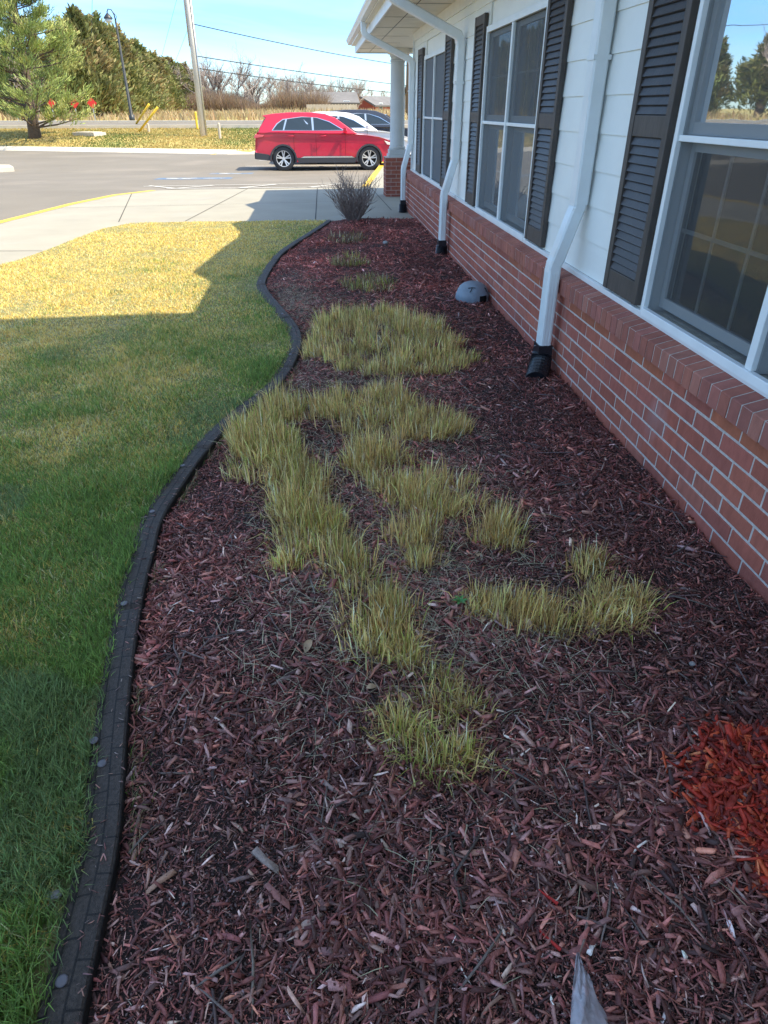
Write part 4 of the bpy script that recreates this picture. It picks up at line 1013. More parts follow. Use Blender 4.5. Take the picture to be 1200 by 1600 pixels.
# ------------------------------------------------------------------ trees
def tree_mesh_crown(N_, sampler, ln0, ln1, wd, cols, name, parent, matl, droop=.0, per=1):
    P, D, cidx = sampler(N_)
    n = len(P); ln = rng.uniform(ln0, ln1, n)[:, None]
    D = D + rng.normal(0, .35, (n, 3)); D /= np.linalg.norm(D, axis=1)[:, None]
    s = np.cross(D, rng.normal(0, 1, (n, 3))); s /= np.linalg.norm(s, axis=1)[:, None]
    w_ = rng.uniform(.6, 1.3, n)[:, None] * wd
    V = np.stack([P - s * w_ * .3, P + s * w_ * .3, P + D * ln * .6 + s * w_ * .5, P + D * ln, P + D * ln * .6 - s * w_ * .5], 1).reshape(-1, 3)
    b = np.arange(n)[:, None] * 5; lo = (b + np.arange(5)[None, :]).ravel()
    return np_mesh(name, V, lo, np.full(n, 5), matl, parent, col=np.repeat(jitcol(cols[cidx], n, .3), 5, 0))
def cedar(seed, H_, Rb, cols):
    root = empty('cedar_tree'); rg = np.random.default_rng(seed)
    m = MB(); m.tube([(0, 0, -.3), (.05, 0, H_ * .4), (0, .05, H_ * .9)], [.22, .14, .04], 8); m.build('trunk', M['bark'], root)
    nb = 70; bz = rg.uniform(.02, 1, nb) ** .9; ba = rg.uniform(0, 6.28, nb)
    def samp(n):
        # boughs: spires and lumps
        i = rg.integers(0, nb, n); z = bz[i] * H_; rr = Rb * (1 - bz[i]) ** .95 * (.75 + .5 * vnoise(ba[i] * 2, z, 1.2, seed)) + .12
        t = rg.uniform(0, 1, n) ** .45
        cx = np.cos(ba[i]) * rr * t * .85; cy = np.sin(ba[i]) * rr * t * .85; cz = z + rr * .35 * t
        lump = .16 + .50 * (1 - bz[i])
        P = np.stack([cx + rg.normal(0, lump * .6, n), cy + rg.normal(0, lump * .6, n), np.maximum(.1, cz + rg.normal(0, lump * .8, n))], 1)
        D = np.stack([np.cos(ba[i]) * .7, np.sin(ba[i]) * .7, np.full(n, .9)], 1)
        return P, D, rg.choice(len(cols), nb)[i]
    tree_mesh_crown(9000, samp, .25, .6, .14, cols, 'crown', root, M['foliage'])
    return root
CED = np.array([[.24, .24, .085], [.21, .22, .075], [.28, .23, .10], [.18, .20, .07], [.26, .25, .10]])
CED2 = np.array([[.19, .20, .075], [.16, .17, .065], [.26, .21, .09], [.21, .22, .085]])
protos = [cedar(5, 8.6, 2.6, CED), cedar(6, 7.6, 2.4, CED2), cedar(8, 8.2, 2.9, CED)]
# positions along the windbreak (x, y, scale)
row = [(-19.9, 66.2, 5.6, 0), (-19.4, 67.5, 6.0, 1), (-18.9, 68.7, 6.8, 2), (-18.8, 71.2, 6.5, 3), (-18.8, 74.5, 7.0, 4), (-18.7, 77.8, 6.4, 5), (-18.8, 81.7, 6.7, 6), (-19.6, 89.0, 6.2, 7), (-20.1, 95.7, 6.7, 8), (-20.6, 102.4, 6.1, 9), (-20.9, 109.2, 6.3, 10), (-21.2, 115.8, 6.0, 11), (-21.3, 122.4, 6.4, 12), (-21.3, 129.0, 6.0, 13), (-21.2, 135.6, 6.3, 14), (-21.5, 144.3, 5.7, 15), (-21.8, 154.7, 5.4, 16), (-21.9, 165.2, 4.2, 17), (-21.9, 175.6, 3.2, 18), (-22.6, 69, 5.2, 19), (-25.5, 70, 5.0, 20), (-29, 68, 6.2, 21), (-33, 69, 5.4, 22), (-37.5, 68, 7, 23), (-43, 69, 6.5, 24), (-49, 68, 7.2, 25), (-56, 69, 7, 26), (-63, 68, 7, 27)]
used = set()
for (x, y, hh, k) in row:
    k = (k * 2 + k // 3) % 3; s_ = (hh + .5) / (8.6, 7.6, 8.2)[k]
    o = protos[k] if k not in used else copy_tree(protos[k]); used.add(k)
    o.location = (x, y, ground_z(x, y) - .1); wx_ = (1.15 + .5 * min(1, (y - 60) / 60)) if y > 60 else 1; o.scale = (s_ * wx_ * random.uniform(.95, 1.2), s_ * wx_, s_); o.rotation_euler = (0, 0, random.uniform(0, 6.28))
    tag(o, 'olive-green cedar standing in the windbreak row beyond the road', 'tree', 'cedars in the windbreak row')

# pine on the verge
root = empty('pine_tree', (-14.75, 42.0, .08)); tag(root, 'large loose green pine on the grass verge at the far left', 'tree')
rg = np.random.default_rng(4); m = MB(); H_ = 10.2
m.tube([(0, 0, -.2), (.1, .05, 1.5), (.35, .1, 4), (.5, .1, 7), (.6, 0, 9.6)], [.34, .24, .18, .11, .03], 10)
bt = []
for k in range(130):
    t = (k + .5) / 130; z = .35 + 9.0 * t; a = rg.uniform(0, 6.28); ln = (2.8 * math.sin(math.pi * min(1, .30 + .70 * (1 - t)) * .5 + .0) * (1 - .72 * t ** 1.6) + .25) * rg.uniform(.7, 1.15)
    cx_ = float(np.interp(z, [0, 1.5, 4, 7, 9.6], [0, .1, .35, .5, .6])); up = rg.uniform(.1, .5)
    p0 = Vector((cx_, .05, z)); p1 = p0 + Vector((math.cos(a) * ln * .5, math.sin(a) * ln * .5, ln * up * .35)); p2 = p0 + Vector((math.cos(a) * ln, math.sin(a) * ln, ln * up))
    m.tube([p0, p1, p2], [.055 * (1 - .6 * t), .035 * (1 - .5 * t), .012], 5, caps=False)
    for q in range(5):
        f_ = .3 + .7 * (q + rg.uniform(0, .8)) / 5; b0 = p0.lerp(p2, min(f_, 1)); sd = a + rg.choice([-1, 1]) * rg.uniform(.5, 1.1); l2 = ln * .30 * rg.uniform(.6, 1.2)
        b1 = b0 + Vector((math.cos(sd) * l2, math.sin(sd) * l2, l2 * .45)); m.tube([b0, b1], [.018, .007], 4, caps=False); bt.append((b0, b1))
    bt.append((p1, p2)); bt.append((p0.lerp(p2, .7), p2))
m.build('trunk', M['bark'], root, smooth=True)
B0 = np.array([list(a) for a, b in bt]); B1 = np.array([list(b) for a, b in bt])
n = 52000; i = rg.integers(0, len(bt), n); t = rg.uniform(.25, 1.08, n)[:, None]
P = B0[i] + (B1[i] - B0[i]) * t + rg.normal(0, .10, (n, 3)); D = (B1[i] - B0[i]); D /= np.linalg.norm(D, axis=1)[:, None]; D = D * .8 + np.array([0, 0, .5])
PC = np.array([[.36, .41, .12], [.30, .36, .11], [.44, .46, .16], [.24, .30, .10]])
tree_mesh_crown(n, lambda k: (P, D, rg.integers(0, 4, len(bt))[i]), .12, .28, .035, PC, 'crown', root, M['foliage'])

# bare trees
def bare(seed, H_):
    root = empty('bare_tree'); random.seed(seed); m = MB()
    def br(p, d, ln, r_, dep):
        q = Vector(p); pts = [q.copy()]
        for k in range(3): d = (d + Vector((random.gauss(0, .13), random.gauss(0, .13), .05))).normalized(); q = q + d * ln / 3; pts.append(q.copy())
        m.tube(pts, [r_, r_ * .85, r_ * .7, r_ * .5], 4 if dep > 1 else 3, caps=False)
        if dep:
            for k in range(4 if dep > 1 else 5):
                a = random.choice(pts[1:]); dd = (d + Vector((random.gauss(0, .55), random.gauss(0, .55), random.gauss(.1, .3)))).normalized()
                br(a, dd, ln * random.uniform(.5, .8), r_ * .55, dep - 1)
    m.cur = (1, 1, 1)
    for k in range(random.choice([1, 2])): br(Vector((random.uniform(-.2, .2), 0, -.3)), Vector((random.gauss(0, .15), random.gauss(0, .15), 1)), H_ * .42, .16, 4)
    m.build('branches', M['grey_bark'], root); return root
bp = [bare(21, 7.5), bare(22, 7.0), bare(25, 8.0)]; usedb = set(); random.seed(31)
spots = []
for k in range(38):
    t = k / 37; x = -21 + 30 * t + random.uniform(-1, 1); y = 128 + random.uniform(-12, 22); s_ = (1.12 - .55 * t) * random.uniform(.85, 1.1)
    spots.append((x, y, s_))
for k in range(12): spots.append((12 + k * 3.2 + random.uniform(-1, 1), 190 + random.uniform(-20, 20), .9 * random.uniform(.8, 1.1)))
for k in range(16): spots.append((-36 - k * 3.2 + random.uniform(-1, 1), 58 + random.uniform(-4, 5), 1.2 * random.uniform(.8, 1.1)))
spots += [(-23.5, 63.5, .75), (-21.8, 63.8, .6), (-25.8, 64, .8)]
for i_, (x, y, s_) in enumerate(spots):
    k = i_ % 3; o = bp[k] if k not in usedb else copy_tree(bp[k]); usedb.add(k)
    o.location = (x, y, ground_z(x, y)); o.scale = (s_ * 1.1, s_ * 1.1, s_); o.rotation_euler = (0, 0, random.uniform(0, 6.28))
    tag(o, 'bare grey-brown tree in the leafless wood behind the field', 'tree', 'leafless trees in the far wood')
# brush and tall dry grass of the field
n = 26000; x = rng.uniform(-34, 34, n); y = rng.uniform(55, 124, n); z = np.array([ground_z(a, b) for a, b in zip(x, y)]) - .05
tall = vnoise(x, y, 6, 81)
V, lo, sz = blades(np.stack([x, y, z], 1), rng.uniform(.3, .8, n) * (.4 + tall), np.full(n, .10), rng.uniform(0, 6.28, n), rng.uniform(.1, .7, n))
cc = jitcol(np.where(rng.uniform(0, 1, (n, 1)) < .7, np.array([.46, .36, .20]), np.array([.36, .25, .13])), n, .2)
tag(np_mesh('field_grass', V, lo, sz, M['blade'], col=np.repeat(cc, 5, 0)), 'tall dry grass in the field beyond the road', 'grass', kind='stuff')
n = 30000; x = rng.uniform(-24, 5, n); y = rng.uniform(112, 126, n) + (x > 2) * 12; z = np.full(n, .78)
V, lo, sz = blades(np.stack([x, y, z], 1), rng.uniform(1.0, 2.6, n) * (.45 + vnoise(x, y * 0, 4, 82)), np.full(n, .06), rng.uniform(0, 6.28, n), rng.uniform(.1, .7, n))
cc = jitcol(np.where(rng.uniform(0, 1, (n, 1)) < .6, np.array([.26, .19, .145]), np.array([.34, .24, .14])), n, .25)
tag(np_mesh('brush', V, lo, sz, M['blade'], col=np.repeat(cc, 5, 0)), 'brown leafless brush at the foot of the far wood', 'brush', kind='stuff')
# verge grass roughness
n = 60000; x = rng.uniform(-26, 6, n); y = rng.uniform(34, 48, n); k = y > np.array([lot_far(a) for a in x]) + .2; x = x[k]; y = y[k]; n = len(x)
z = np.array([ground_z(a, b) for a, b in zip(x, y)])
V, lo, sz = blades(np.stack([x, y, z], 1), rng.uniform(.04, .09, n), np.full(n, .045), rng.uniform(0, 6.28, n), rng.uniform(.2, .9, n))
gm = vnoise(x, y, 3.5, 83) * .7 + rng.uniform(0, .3, n)
cc = jitcol(np.where((gm > .62)[:, None], np.array([.16, .19, .05]), np.array([.42, .32, .11])), n, .25)
tag(np_mesh('verge_grass', V, lo, sz, M['blade'], col=np.repeat(cc, 5, 0)), 'short dry grass on the verge behind the parking lot', 'grass', kind='stuff')

# ------------------------------------------------------------------ poles, wires, signs
root = empty('utility_pole', (-5.98, 42, .10)); tag(root, 'weathered grey wooden utility pole on the verge, nearest of the two', 'utility pole', 'utility poles')
m = MB(); m.tube([(0, 0, -.3), (.0, 0, 11.5)], [.155, .11], 14); pole = m.build('pole', M['pole_wood'], root, smooth=True)
m = MB(); m.tube([(.19, -.05, -.2), (.17, -.05, 6.6)], .045, 8); m.tube([(-.14, -.10, 4), (-.13, -.1, 9)], .03, 6); m.build('conduit', M['steel'], root, smooth=True)
m = MB(); 
for k in range(2):
    z = 8.6 - 1.6 * k; m.tube([(-.15, -.1, z + .5), (-.45, -.1, z + .35), (-.5, -.1, z), (-.35, -.1, z - .2), (-.12, -.1, z - .3)], .02, 5, caps=False)
m.build('cable_loop', M['wire'], root)
m = MB(); m.box(-1.1, 1.1, -.14, -.05, 10.6, 10.72); m.build('crossarm', M['pole_wood'], root)
def pole2(x, y, h_, lab):
    r_ = empty('utility_pole', (x, y, ground_z(x, y))); tag(r_, lab, 'utility pole', 'utility poles')
    m = MB(); m.tube([(0, 0, -.3), (0, 0, h_)], [.15, .10], 10); m.build('pole', mat('brown_pole', (.16, .11, .08), .9), r_, smooth=True)
    m = MB(); m.box(-1.1, 1.1, -.06, .06, h_ - .8, h_ - .68); m.build('crossarm', M['pole_wood'], r_); return r_
pole2(7.45, 62, 9, 'thin brown utility pole seen between the porch column and the corner downspout')
pole2(-70, 74, 11, 'far utility pole outside the left edge behind the cedars')
def wire(a, b, sag, r_, lab):
    a = Vector(a); b = Vector(b); pts = []
    for k in range(25):
        t = k / 24; p = a.lerp(b, t); p.z -= sag * 4 * t * (1 - t); pts.append(p - a)
    m = MB(); m.tube(pts, r_, 4, caps=False); o = m.build('overhead_wire', M['wire']); o.location = a; return tag(o, lab, 'wire', 'overhead wires')
# wire ends computed for the two poles
W = [((-5.80, 41.9, 5.03), (7.45, 62, 4.25), .12, 'highest of the three overhead wires right of the near utility pole'),
     ((-5.80, 41.9, 3.70), (7.45, 62, 2.95), .06, 'middle of the three overhead wires right of the near utility pole'),
     ((-5.80, 41.9, 3.18), (7.45, 62, 2.42), .10, 'lowest of the three overhead wires right of the near utility pole')]
for a, b, s_, l_ in W: wire(a, b, s_, .022, l_)
wire((-70, 74, 11), (-24, 90, 8.6), .5, .03, 'thin overhead wire dropping behind the cedars at the left')
wire((-13.5, 60, 14.5), (-15.5, 60, 6.0), .05, .015, 'faint steep wire in the sky left of the near utility pole')
def guy(a, b, pole_pt, lab):
    r_ = empty('guy_guard', a); tag(r_, lab, 'guy wire guard', 'yellow guy wire guards')
    a = Vector(a); m = MB(); m.tube([Vector((0, 0, 0)), Vector(b) - a], .06, 8); m.build('guard', M['yellow_paint'], r_, smooth=True)
    m = MB(); m.tube([Vector(b) - a, Vector(pole_pt) - a], .008, 4, caps=False); m.build('guy_wire', M['wire'], r_)
guy((-11.2, 50.0, .60), (-10.02, 49.0, 1.64), (-6, 42, 7), 'steeper, further yellow guy wire guard left of the utility pole')
guy((-10.04, 45.0, .25), (-8.57, 44.0, 1.46), (-6, 42, 5), 'longer, nearer yellow guy wire guard left of the utility pole')
# street lamp
lx, ly = -12.55, 55; root = empty('street_lamp', (lx, ly, ground_z(lx, ly))); root.scale = (.85, .85, .68); tag(root, 'black street lamp with a hanging lantern beyond the road', 'street lamp')
m = MB(); m.tube([(0, 0, -.2), (0, 0, .5), (0, 0, .55), (0, 0, 8.3)], [.24, .22, .12, .07], 12); m.build('post', M['black_metal'], root, smooth=True)
m = MB(); m.tube([(0, 0, 8.2), (-.03, 0, 8.7), (-.18, 0, 9.1), (-.42, 0, 9.15), (-.52, 0, 8.95), (-.52, 0, 8.8)], .045, 8); m.tube([(0, 0, 8.2), (.12, 0, 8.6), (-.18, 0, 9.1)], .025, 6); m.build('arm', M['black_metal'], root, smooth=True)
m = MB(); m.lathe([(.05, 8.85), (.14, 8.75), (.32, 8.5), (.34, 8.42), (.30, 8.40)], 16, (-.52, 0, 0)); ln_ = m.build('lantern', M['black_metal'], root, smooth=True)
m = MB(); m.lathe([(.28, 8.40), (.24, 8.18), (.10, 8.08)], 16, (-.52, 0, 0)); m.build('globe', M['grille'], ln_, smooth=True)
# red diamond markers
for (x, y, z, lab) in [(-16.27, 55.2, 1.68, 'red rounded marker sign right beside the pine foliage'), (-15.09, 55.2, 1.68, 'rightmost red diamond marker sign, left of the street lamp'),
                       (-17.8, 55.2, 1.70, 'red diamond marker sign half hidden in the middle of the pine'), (-20.2, 55.2, 1.95, 'red diamond marker sign behind the left part of the pine')]:
    r_ = empty('marker_sign', (x, y, ground_z(x, y))); tag(r_, lab, 'sign', 'red marker signs by the road')
    zz = z - ground_z(x, y) + .05; m = MB(); m.box(-.03, .03, -.02, .02, -.2, zz); m.build('post', M['steel'], r_)
    m = MB(); s_ = .33
    m.add([(0, -.03, zz - s_), (s_, -.03, zz), (0, -.03, zz + s_), (-s_, -.03, zz), (0, -.022, zz - s_), (s_, -.022, zz), (0, -.022, zz + s_), (-s_, -.022, zz)], [(0, 1, 2, 3), (7, 6, 5, 4), (0, 4, 5, 1), (1, 5, 6, 2), (2, 6, 7, 3), (3, 7, 4, 0)])
    m.build('panel', M['red_sign'], r_, bevel=.02)
# small posts, pad
for (x, y, h_, mt, nm, lab, cat) in [(-4.9, 40.3, .72, 'tan_wall', 'marker_post', 'short cream marker post just right of the utility pole', 'post'), (-7.0, 47.0, .9, 'yellow_paint', 'marker_post', 'thin yellow marker post just left of the utility pole', 'post'),
                         (-9.45, 45.0, .42, 'tan_wall', 'marker_post', 'tiny pale post at the foot of the yellow guy guards', 'post'), (-12.35, 27.1, .95, 'steel', 'marker_post', 'thin grey post on the small kerb island at the left edge', 'post')]:
    m = MB(); r0 = .07 if h_ != .95 else .03; m.lathe([(r0, -.2), (r0, h_ * .93), (r0 * .6, h_)], 10); o = m.build(nm, M[mt], smooth=False); o.location = (x, y, ground_z(x, y)); tag(o, lab, cat)
m = MB(); m.box(-.75, .75, -.45, .45, -.1, .16); m.box(-.6, .6, -.35, .35, .16, .19); o = m.build('utility_cover', M['pale_concrete'], bevel=.03); o.location = (-12.1, 42.6, .16); o.rotation_euler = (0, 0, -.5); tag(o, 'low pale concrete cover in the verge grass left of the utility pole', 'utility cover')
# houses far away
def far_house(loc, rz, Lx, Ly, Hw, Hr, wallm, lab, gable_front=False, band=None):
    r_ = empty('far_house', loc, rz); tag(r_, lab, 'house')
    m = MB(); m.box(-Lx / 2, Lx / 2, -Ly / 2, Ly / 2, -1, Hw)
    m.add([(-Lx / 2, -Ly / 2, Hw), (-Lx / 2, Ly / 2, Hw), (-Lx / 2, 0, Hw + Hr), (Lx / 2, -Ly / 2, Hw), (Lx / 2, Ly / 2, Hw), (Lx / 2, 0, Hw + Hr)], [(0, 1, 2), (3, 5, 4)])
    m.build('wall', wallm, r_)
    m = MB(); e = .4; m.add([(-Lx / 2 - e, -Ly / 2 - e, Hw - .15), (Lx / 2 + e, -Ly / 2 - e, Hw - .15), (Lx / 2 + e, 0, Hw + Hr + .05), (-Lx / 2 - e, 0, Hw + Hr + .05), (-Lx / 2 - e, Ly / 2 + e, Hw - .15), (Lx / 2 + e, Ly / 2 + e, Hw - .15)], [(0, 1, 2, 3), (3, 2, 5, 4)])
    rf = m.build('roof', M['far_roof'], r_); sm = rf.modifiers.new('s', 'SOLIDIFY'); sm.thickness = .25
    for k in range(int(Lx / 3)):
        x = -Lx / 2 + 1.5 + k * 3; m = MB(); m.box(x - .5, x + .5, -Ly / 2 - .03, -Ly / 2 + .02, 1.0, 2.1); w_ = m.build('window', M['window_frame'], r_)
        m = MB(); m.box(x - .42, x + .42, -Ly / 2 - .045, -Ly / 2 - .031, 1.08, 2.02); m.build('pane', M['car_glass'], w_)
    if band: m = MB(); m.box(-Lx / 2 - .04, Lx / 2 + .04, -Ly / 2 - .06, -Ly / 2 - .001, -.9, .9); m.build('base_band', M['tan_wall'], r_)
    return r_
far_house((10.6, 128, .1), R(48), 9, 5.5, 1.9, 1.1, M['far_brick'], 'red brick house with grey gable roof beyond the parked cars')
far_house((1.6, 118, .3), R(4), 9.0, 7, 2.0, 1.2, M['tan_wall'], 'long low tan house with grey roof behind the red car roof')
far_house((18.5, 112, .6), R(10), 9, 8, 2.6, 2.0, M['tan_wall'], 'cream house between the porch column and the downspout')
# wooden fence by the tan house
m = MB()
for k in range(34): m.box(k * .19, k * .19 + .17, -.02, .02, 0, 1.15 + .04 * math.sin(k * 3.1))
m.box(0, 6.4, .02, .06, .3, .4); m.box(0, 6.4, .02, .06, .8, .9)
o = m.build('board_fence', M['tan_wall']); o.location = (-.9, 100, .72); tag(o, 'tan board fence in front of the long low house', 'fence')

# ------------------------------------------------------------------ vehicles
def suv(paint, label, z_s=1.0):
    """local: x forward from rear 0..4.78 (origin moved to centre), y across, z up"""
    root = empty('parked_car'); tag(root, label, 'car', 'cars parked along the building'); OX = 2.39; wb = (.93, 3.80); RA = .415; RW = .375
    def arc(cx_, a0, a1, n_=12): return [(cx_ + RA * math.cos(a0 + (a1 - a0) * k / n_), .36 + RA * math.sin(a0 + (a1 - a0) * k / n_)) for k in range(n_ + 1)]
    low = [(.10, .40), (.02, .48), (.00, .62), (.03, .85), (.06, 1.05), (.12, 1.16), (.9, 1.15), (2.2, 1.115), (3.30, 1.085), (3.72, 1.06), (4.15, 1.0), (4.50, .90), (4.70, .78), (4.77, .60), (4.78, .45), (4.68, .32), (4.3, .28)]
    low += [p for p in arc(wb[1], -.25, math.pi + .25)] + [(3.3, .27), (1.45, .27)] + arc(wb[0], -.25, math.pi + .25)
    low = low + [(.45, .33)]
    m = MB(); sec = [(-.86, .06), (-.955, 0), (-.955, 0), (.955, 0), (.955, 0), (.86, .06)]
    # three-slice body: flanks slightly tucked
    n_ = len(low); ys_ = [-.90, -.955, .955, .90]
    vs_ = []
    for q, yv in enumerate(ys_):
        for (x, z) in low:
            k = 1 - (.018 if q in (0, 3) else 0); bow = 1 - .11 * max(0, (abs(x - 2.39) - 1.6) / .8) ** 2
            vs_.append(((x - 2.39) * k, yv * bow, .68 + (z - .68) * k))
    fs = [tuple(range(n_)), tuple(range(4 * n_ - 1, 3 * n_ - 1, -1))]
    for q in range(3): fs += [(q * n_ + i, (q + 1) * n_ + i, (q + 1) * n_ + (i + 1) % n_, q * n_ + (i + 1) % n_) for i in range(n_)]
    m.add(vs_, fs)
    # greenhouse
    def yw(z): return .915 - .30 * (z - 1.08) * (1 if z < 1.6 else 1) - .25 * max(0, z - 1.5)
    gh = [(.14, 1.12), (.22, 1.30), (.42, 1.56), (.30, 1.62), (.62, 1.675), (1.2, 1.715), (1.9, 1.715), (2.35, 1.675), (2.70, 1.56), (3.42, 1.09)]
    nn = len(gh); m.add([(x - OX, -yw(z), z) for x, z in gh] + [(x - OX, yw(z), z) for x, z in gh], [tuple(range(nn)), tuple(range(2 * nn - 1, nn - 1, -1))] + [(i, nn + i, nn + (i + 1) % nn, (i + 1) % nn) for i in range(nn)])
    body = m.build('body', paint, root, bevel=.035, autosmooth=True)
    body.modifiers['bevel'].segments = 3
    def side_poly(pts, mt, nm, par, d, both=True):
        for sgn in (-1, 1):
            m = MB(); k = len(pts)
            m.add([(x - OX, sgn * (yw(z) + d), z) for x, z in pts] + [(x - OX, sgn * (yw(z) + d - .02), z) for x, z in pts], [tuple(range(k)), tuple(range(2 * k - 1, k - 1, -1))] + [(i, k + i, k + (i + 1) % k, (i + 1) % k) for i in range(k)])
            r_ = m.build(nm, mt, par); 
    side_poly([(.60, 1.20), (.77, 1.40), (.98, 1.525), (1.6, 1.595), (2.1, 1.568), (2.50, 1.455), (2.98, 1.20)], M['chrome'], 'window_trim', root, .004)
    side_poly([(.64, 1.215), (.80, 1.39), (.98, 1.50), (1.06, 1.515), (.96, 1.215)], M['car_glass'], 'side_window', root, .010)
    side_poly([(1.01, 1.215), (1.12, 1.525), (1.6, 1.58), (1.90, 1.575), (1.92, 1.21)], M['car_glass'], 'side_window', root, .010)
    side_poly([(1.98, 1.21), (1.97, 1.57), (2.1, 1.555), (2.49, 1.44), (2.92, 1.215)], M['car_glass'], 'side_window', root, .010)
    # windscreen and rear glass
    m = MB(); a = (3.36 - OX, 1.135); b = (2.76 - OX, 1.525); m.hexa([(a[0] + .03, -.80, a[1] + .012), (a[0] + .03, .80, a[1] + .012), (a[0], .80, a[1]), (a[0], -.80, a[1]), (b[0] + .03, -.70, b[1] + .02), (b[0] + .03, .70, b[1] + .02), (b[0], .70, b[1]), (b[0], -.70, b[1])]); m.build('windscreen', M['car_glass'], root)
    m = MB(); a = (.235 - OX, 1.25); b = (.40 - OX, 1.53); m.hexa([(a[0], -.72, a[1]), (a[0], .72, a[1]), (a[0] - .03, .72, a[1] + .01), (a[0] - .03, -.72, a[1] + .01), (b[0], -.66, b[1]), (b[0], .66, b[1]), (b[0] - .03, .66, b[1] + .01), (b[0] - .03, -.66, b[1] + .01)]); m.build('rear_window', M['car_glass'], root)
    # cladding + bumper bottoms
    m = MB()
    for sgn in (-1, 1):
        y0_, y1_ = sgn * .93, sgn * .972
        m.prism_xz([(1.42 - OX, .25), (3.32 - OX, .25), (3.36 - OX, .40), (1.36 - OX, .40)], y0_, y1_)
        m.prism_xz([(.03 - OX, .36), (.46 - OX, .32), (.50 - OX, .44), (.44 - OX, .50), (.0 - OX, .56)], sgn * .80, sgn * .935)
        for c_ in wb:
            for k in range(12):
                a0 = -.2 + (math.pi + .4) * k / 12; a1 = -.2 + (math.pi + .4) * (k + 1) / 12
                p = [(c_ - OX + rr * math.cos(t), .36 + rr * math.sin(t)) for rr, t in ((RA - .02, a0), (RA + .035, a0), (RA + .035, a1), (RA - .02, a1))]
                m.prism_xz(p, sgn * .90, sgn * .9615)
    m.box(-.03 - OX, .12 - OX, -.78, .78, .36, .56); m.box(4.62 - OX, 4.80 - OX, -.70, .70, .30, .46)
    m.build('cladding', M['cladding'], root)
    m = MB(); m.prism_xz([(1.50 - OX, .40), (3.30 - OX, .40), (3.20 - OX, .445), (1.62 - OX, .445)], -.975, -.95); m.prism_xz([(1.50 - OX, .40), (3.30 - OX, .40), (3.20 - OX, .445), (1.62 - OX, .445)], .95, .975); m.build('rocker_trim', M['chrome'], root)
    for sgn in (-1, 1):
        m = MB(); m.prism_xz([(4.30 - OX, .90), (4.62 - OX, .80), (4.70 - OX, .74), (4.40 - OX, .78)], sgn * .80, sgn * .92); m.build('headlight', M['lamp_clear'], root, bevel=.01)
        m = MB(); m.prism_xz([(.0 - OX, .98), (.05 - OX, 1.09), (.34 - OX, 1.07), (.30 - OX, 1.01)], sgn * .74, sgn * .945); m.build('tail_light', M['lamp_red'], root, bevel=.01)
        m = MB(); m.hexa([(2.93 - OX, sgn * .90, 1.16), (3.08 - OX, sgn * .90, 1.16), (3.06 - OX, sgn * 1.10, 1.17), (2.97 - OX, sgn * 1.10, 1.17), (2.93 - OX, sgn * .92, 1.22), (3.05 - OX, sgn * .92, 1.22), (3.04 - OX, sgn * 1.11, 1.30), (2.94 - OX, sgn * 1.11, 1.30)]); m.build('mirror', paint, root, bevel=.02)
        m = MB()
        for x in (1.10, 2.16): m.tube([(x - OX, sgn * .955, 1.035), (x + .04 - OX, sgn * .985, 1.04), (x + .17 - OX, sgn * .985, 1.045), (x + .21 - OX, sgn * .955, 1.045)], .014, 6)
        m.build('door_handle', paint, root, smooth=True)
        m = MB()
        for x in (1.30, 2.03, 3.0):
            m.box(x - OX - .004, x - OX + .004, sgn * .94, sgn * .9563, .46, 1.10)
        m.build('door_gap', M['dark'], root)
        for c_ in wb:
            y_ = sgn * .93
            m = MB(); pr = [(RW - .13, -.0), (RW - .03, .0), (RW, .03), (RW, .19), (RW - .03, .22), (RW - .13, .22)]; N2 = 36
            vs_ = [(c_ - OX + r_ * math.cos(2 * math.pi * k / N2), y_ - sgn * t, .375 + r_ * math.sin(2 * math.pi * k / N2)) for r_, t in pr for k in range(N2)]
            fs = [(i * N2 + k, i * N2 + (k + 1) % N2, (i + 1) * N2 + (k + 1) % N2, (i + 1) * N2 + k) for i in range(5) for k in range(N2)]
            m.add(vs_, fs); wh = m.build('wheel', M['tyre'], root, smooth=True)
            m = MB(); yo = y_ - sgn * .012
            vs_ = [(c_ - OX + r_ * math.cos(2 * math.pi * k / N2), y_ - sgn * t, .375 + r_ * math.sin(2 * math.pi * k / N2)) for r_, t in ((RW - .115, .0), (RW - .145, .005), (RW - .150, .08)) for k in range(N2)]
            m.add(vs_, [(i * N2 + k, i * N2 + (k + 1) % N2, (i + 1) * N2 + (k + 1) % N2, (i + 1) * N2 + k) for i in range(2) for k in range(N2)])
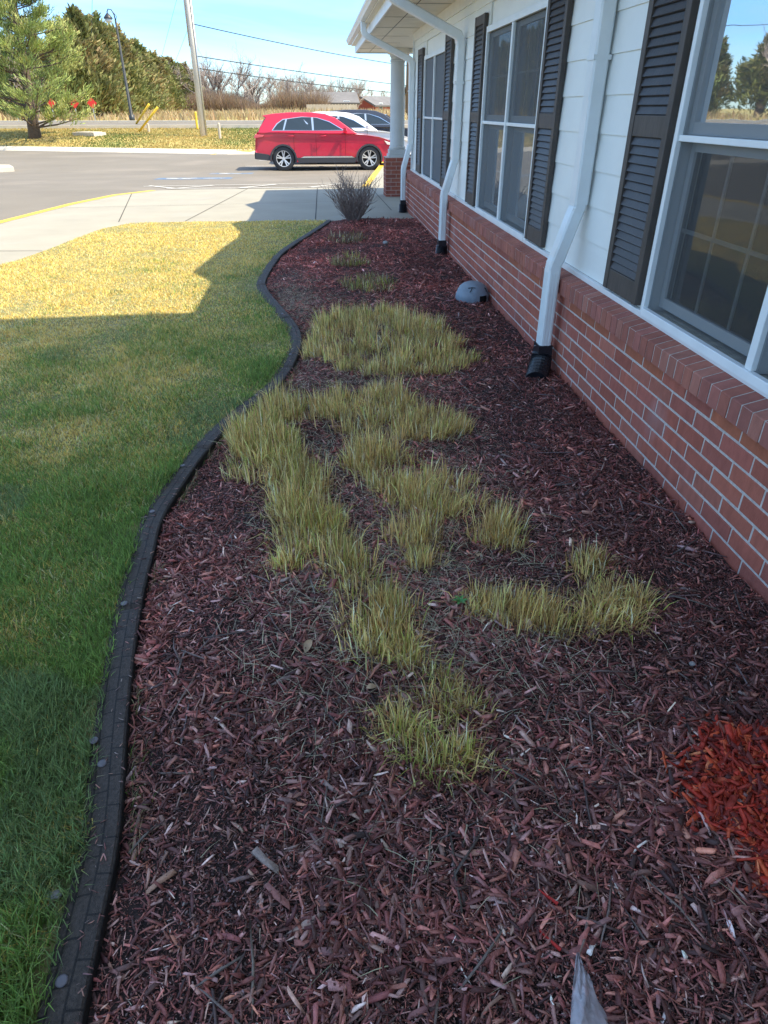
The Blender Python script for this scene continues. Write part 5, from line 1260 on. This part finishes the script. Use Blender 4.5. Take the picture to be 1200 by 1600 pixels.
            for k in range(5):
                for dlt in (-.17, .17):
                    t = 2 * math.pi * k / 5 + .3; a = t + dlt * .4; b = t + dlt * 1.1
                    wv = .019
                    def pt(r_, ang, o_, t_): return (c_ - OX + r_ * math.cos(ang) - o_ * math.sin(ang), y_ - sgn * t_, .375 + r_ * math.sin(ang) + o_ * math.cos(ang))
                    m.hexa([pt(.04, a, -wv, .03), pt(.04, a, wv, .03), pt(.04, a, wv, .05), pt(.04, a, -wv, .05), pt(RW - .14, b, -wv, .008), pt(RW - .14, b, wv, .008), pt(RW - .14, b, wv, .03), pt(RW - .14, b, -wv, .03)])
            hv = [(c_ - OX + .055 * math.cos(2 * math.pi * k / 12), y_ - sgn * t_, .375 + .055 * math.sin(2 * math.pi * k / 12)) for t_ in (.015, .06) for k in range(12)]
            m.add(hv, [tuple(range(12)), tuple(range(23, 11, -1))] + [(k, 12 + k, 12 + (k + 1) % 12, (k + 1) % 12) for k in range(12)])
            m.build('rim', M['rim'], wh)
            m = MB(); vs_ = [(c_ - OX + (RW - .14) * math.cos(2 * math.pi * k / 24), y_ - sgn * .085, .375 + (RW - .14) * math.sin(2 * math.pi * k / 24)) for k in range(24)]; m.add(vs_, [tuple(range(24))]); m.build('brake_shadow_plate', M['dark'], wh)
    m = MB(); m.box(.6 - OX, 4.4 - OX, -.80, .80, .26, .36); m.build('underbody', M['dark'], root)
    m = MB(); m.box(.50 - OX, 1.35 - OX, -.90, .90, .40, .95); m.box(3.38 - OX, 4.2 - OX, -.90, .90, .40, .90)
    root.scale = (1, 1, z_s)
    return root
car = suv(M['red_car'], 'red sport utility car parked side-on behind the twiggy shrub', .97)
car.location = (.39 + 0, 26.58, lot_z(26.2) + .006); car.scale = (1.01, 1, 1.0)
c2 = suv(M['white_car'], 'white car parked directly behind the red one'); c2.location = (1.35, 29.6, lot_z(29.6)); c2.scale = (1, 1, 1.0)
c3 = suv(M['dark_car'], 'dark blue vehicle parked behind the white car, partly hidden by the porch column'); c3.location = (2.6, 33.0, lot_z(33)); c3.scale = (1.05, 1, 1.03)
c4 = copy_tree(c3); c4.location = (-12.6, 17.5, lot_z(17.5)); c4.scale = (1, 1, 1); c4.rotation_euler = (0, 0, R(75)); c4['label'] = 'dark car on the lot seen only as a reflection in the nearest window'
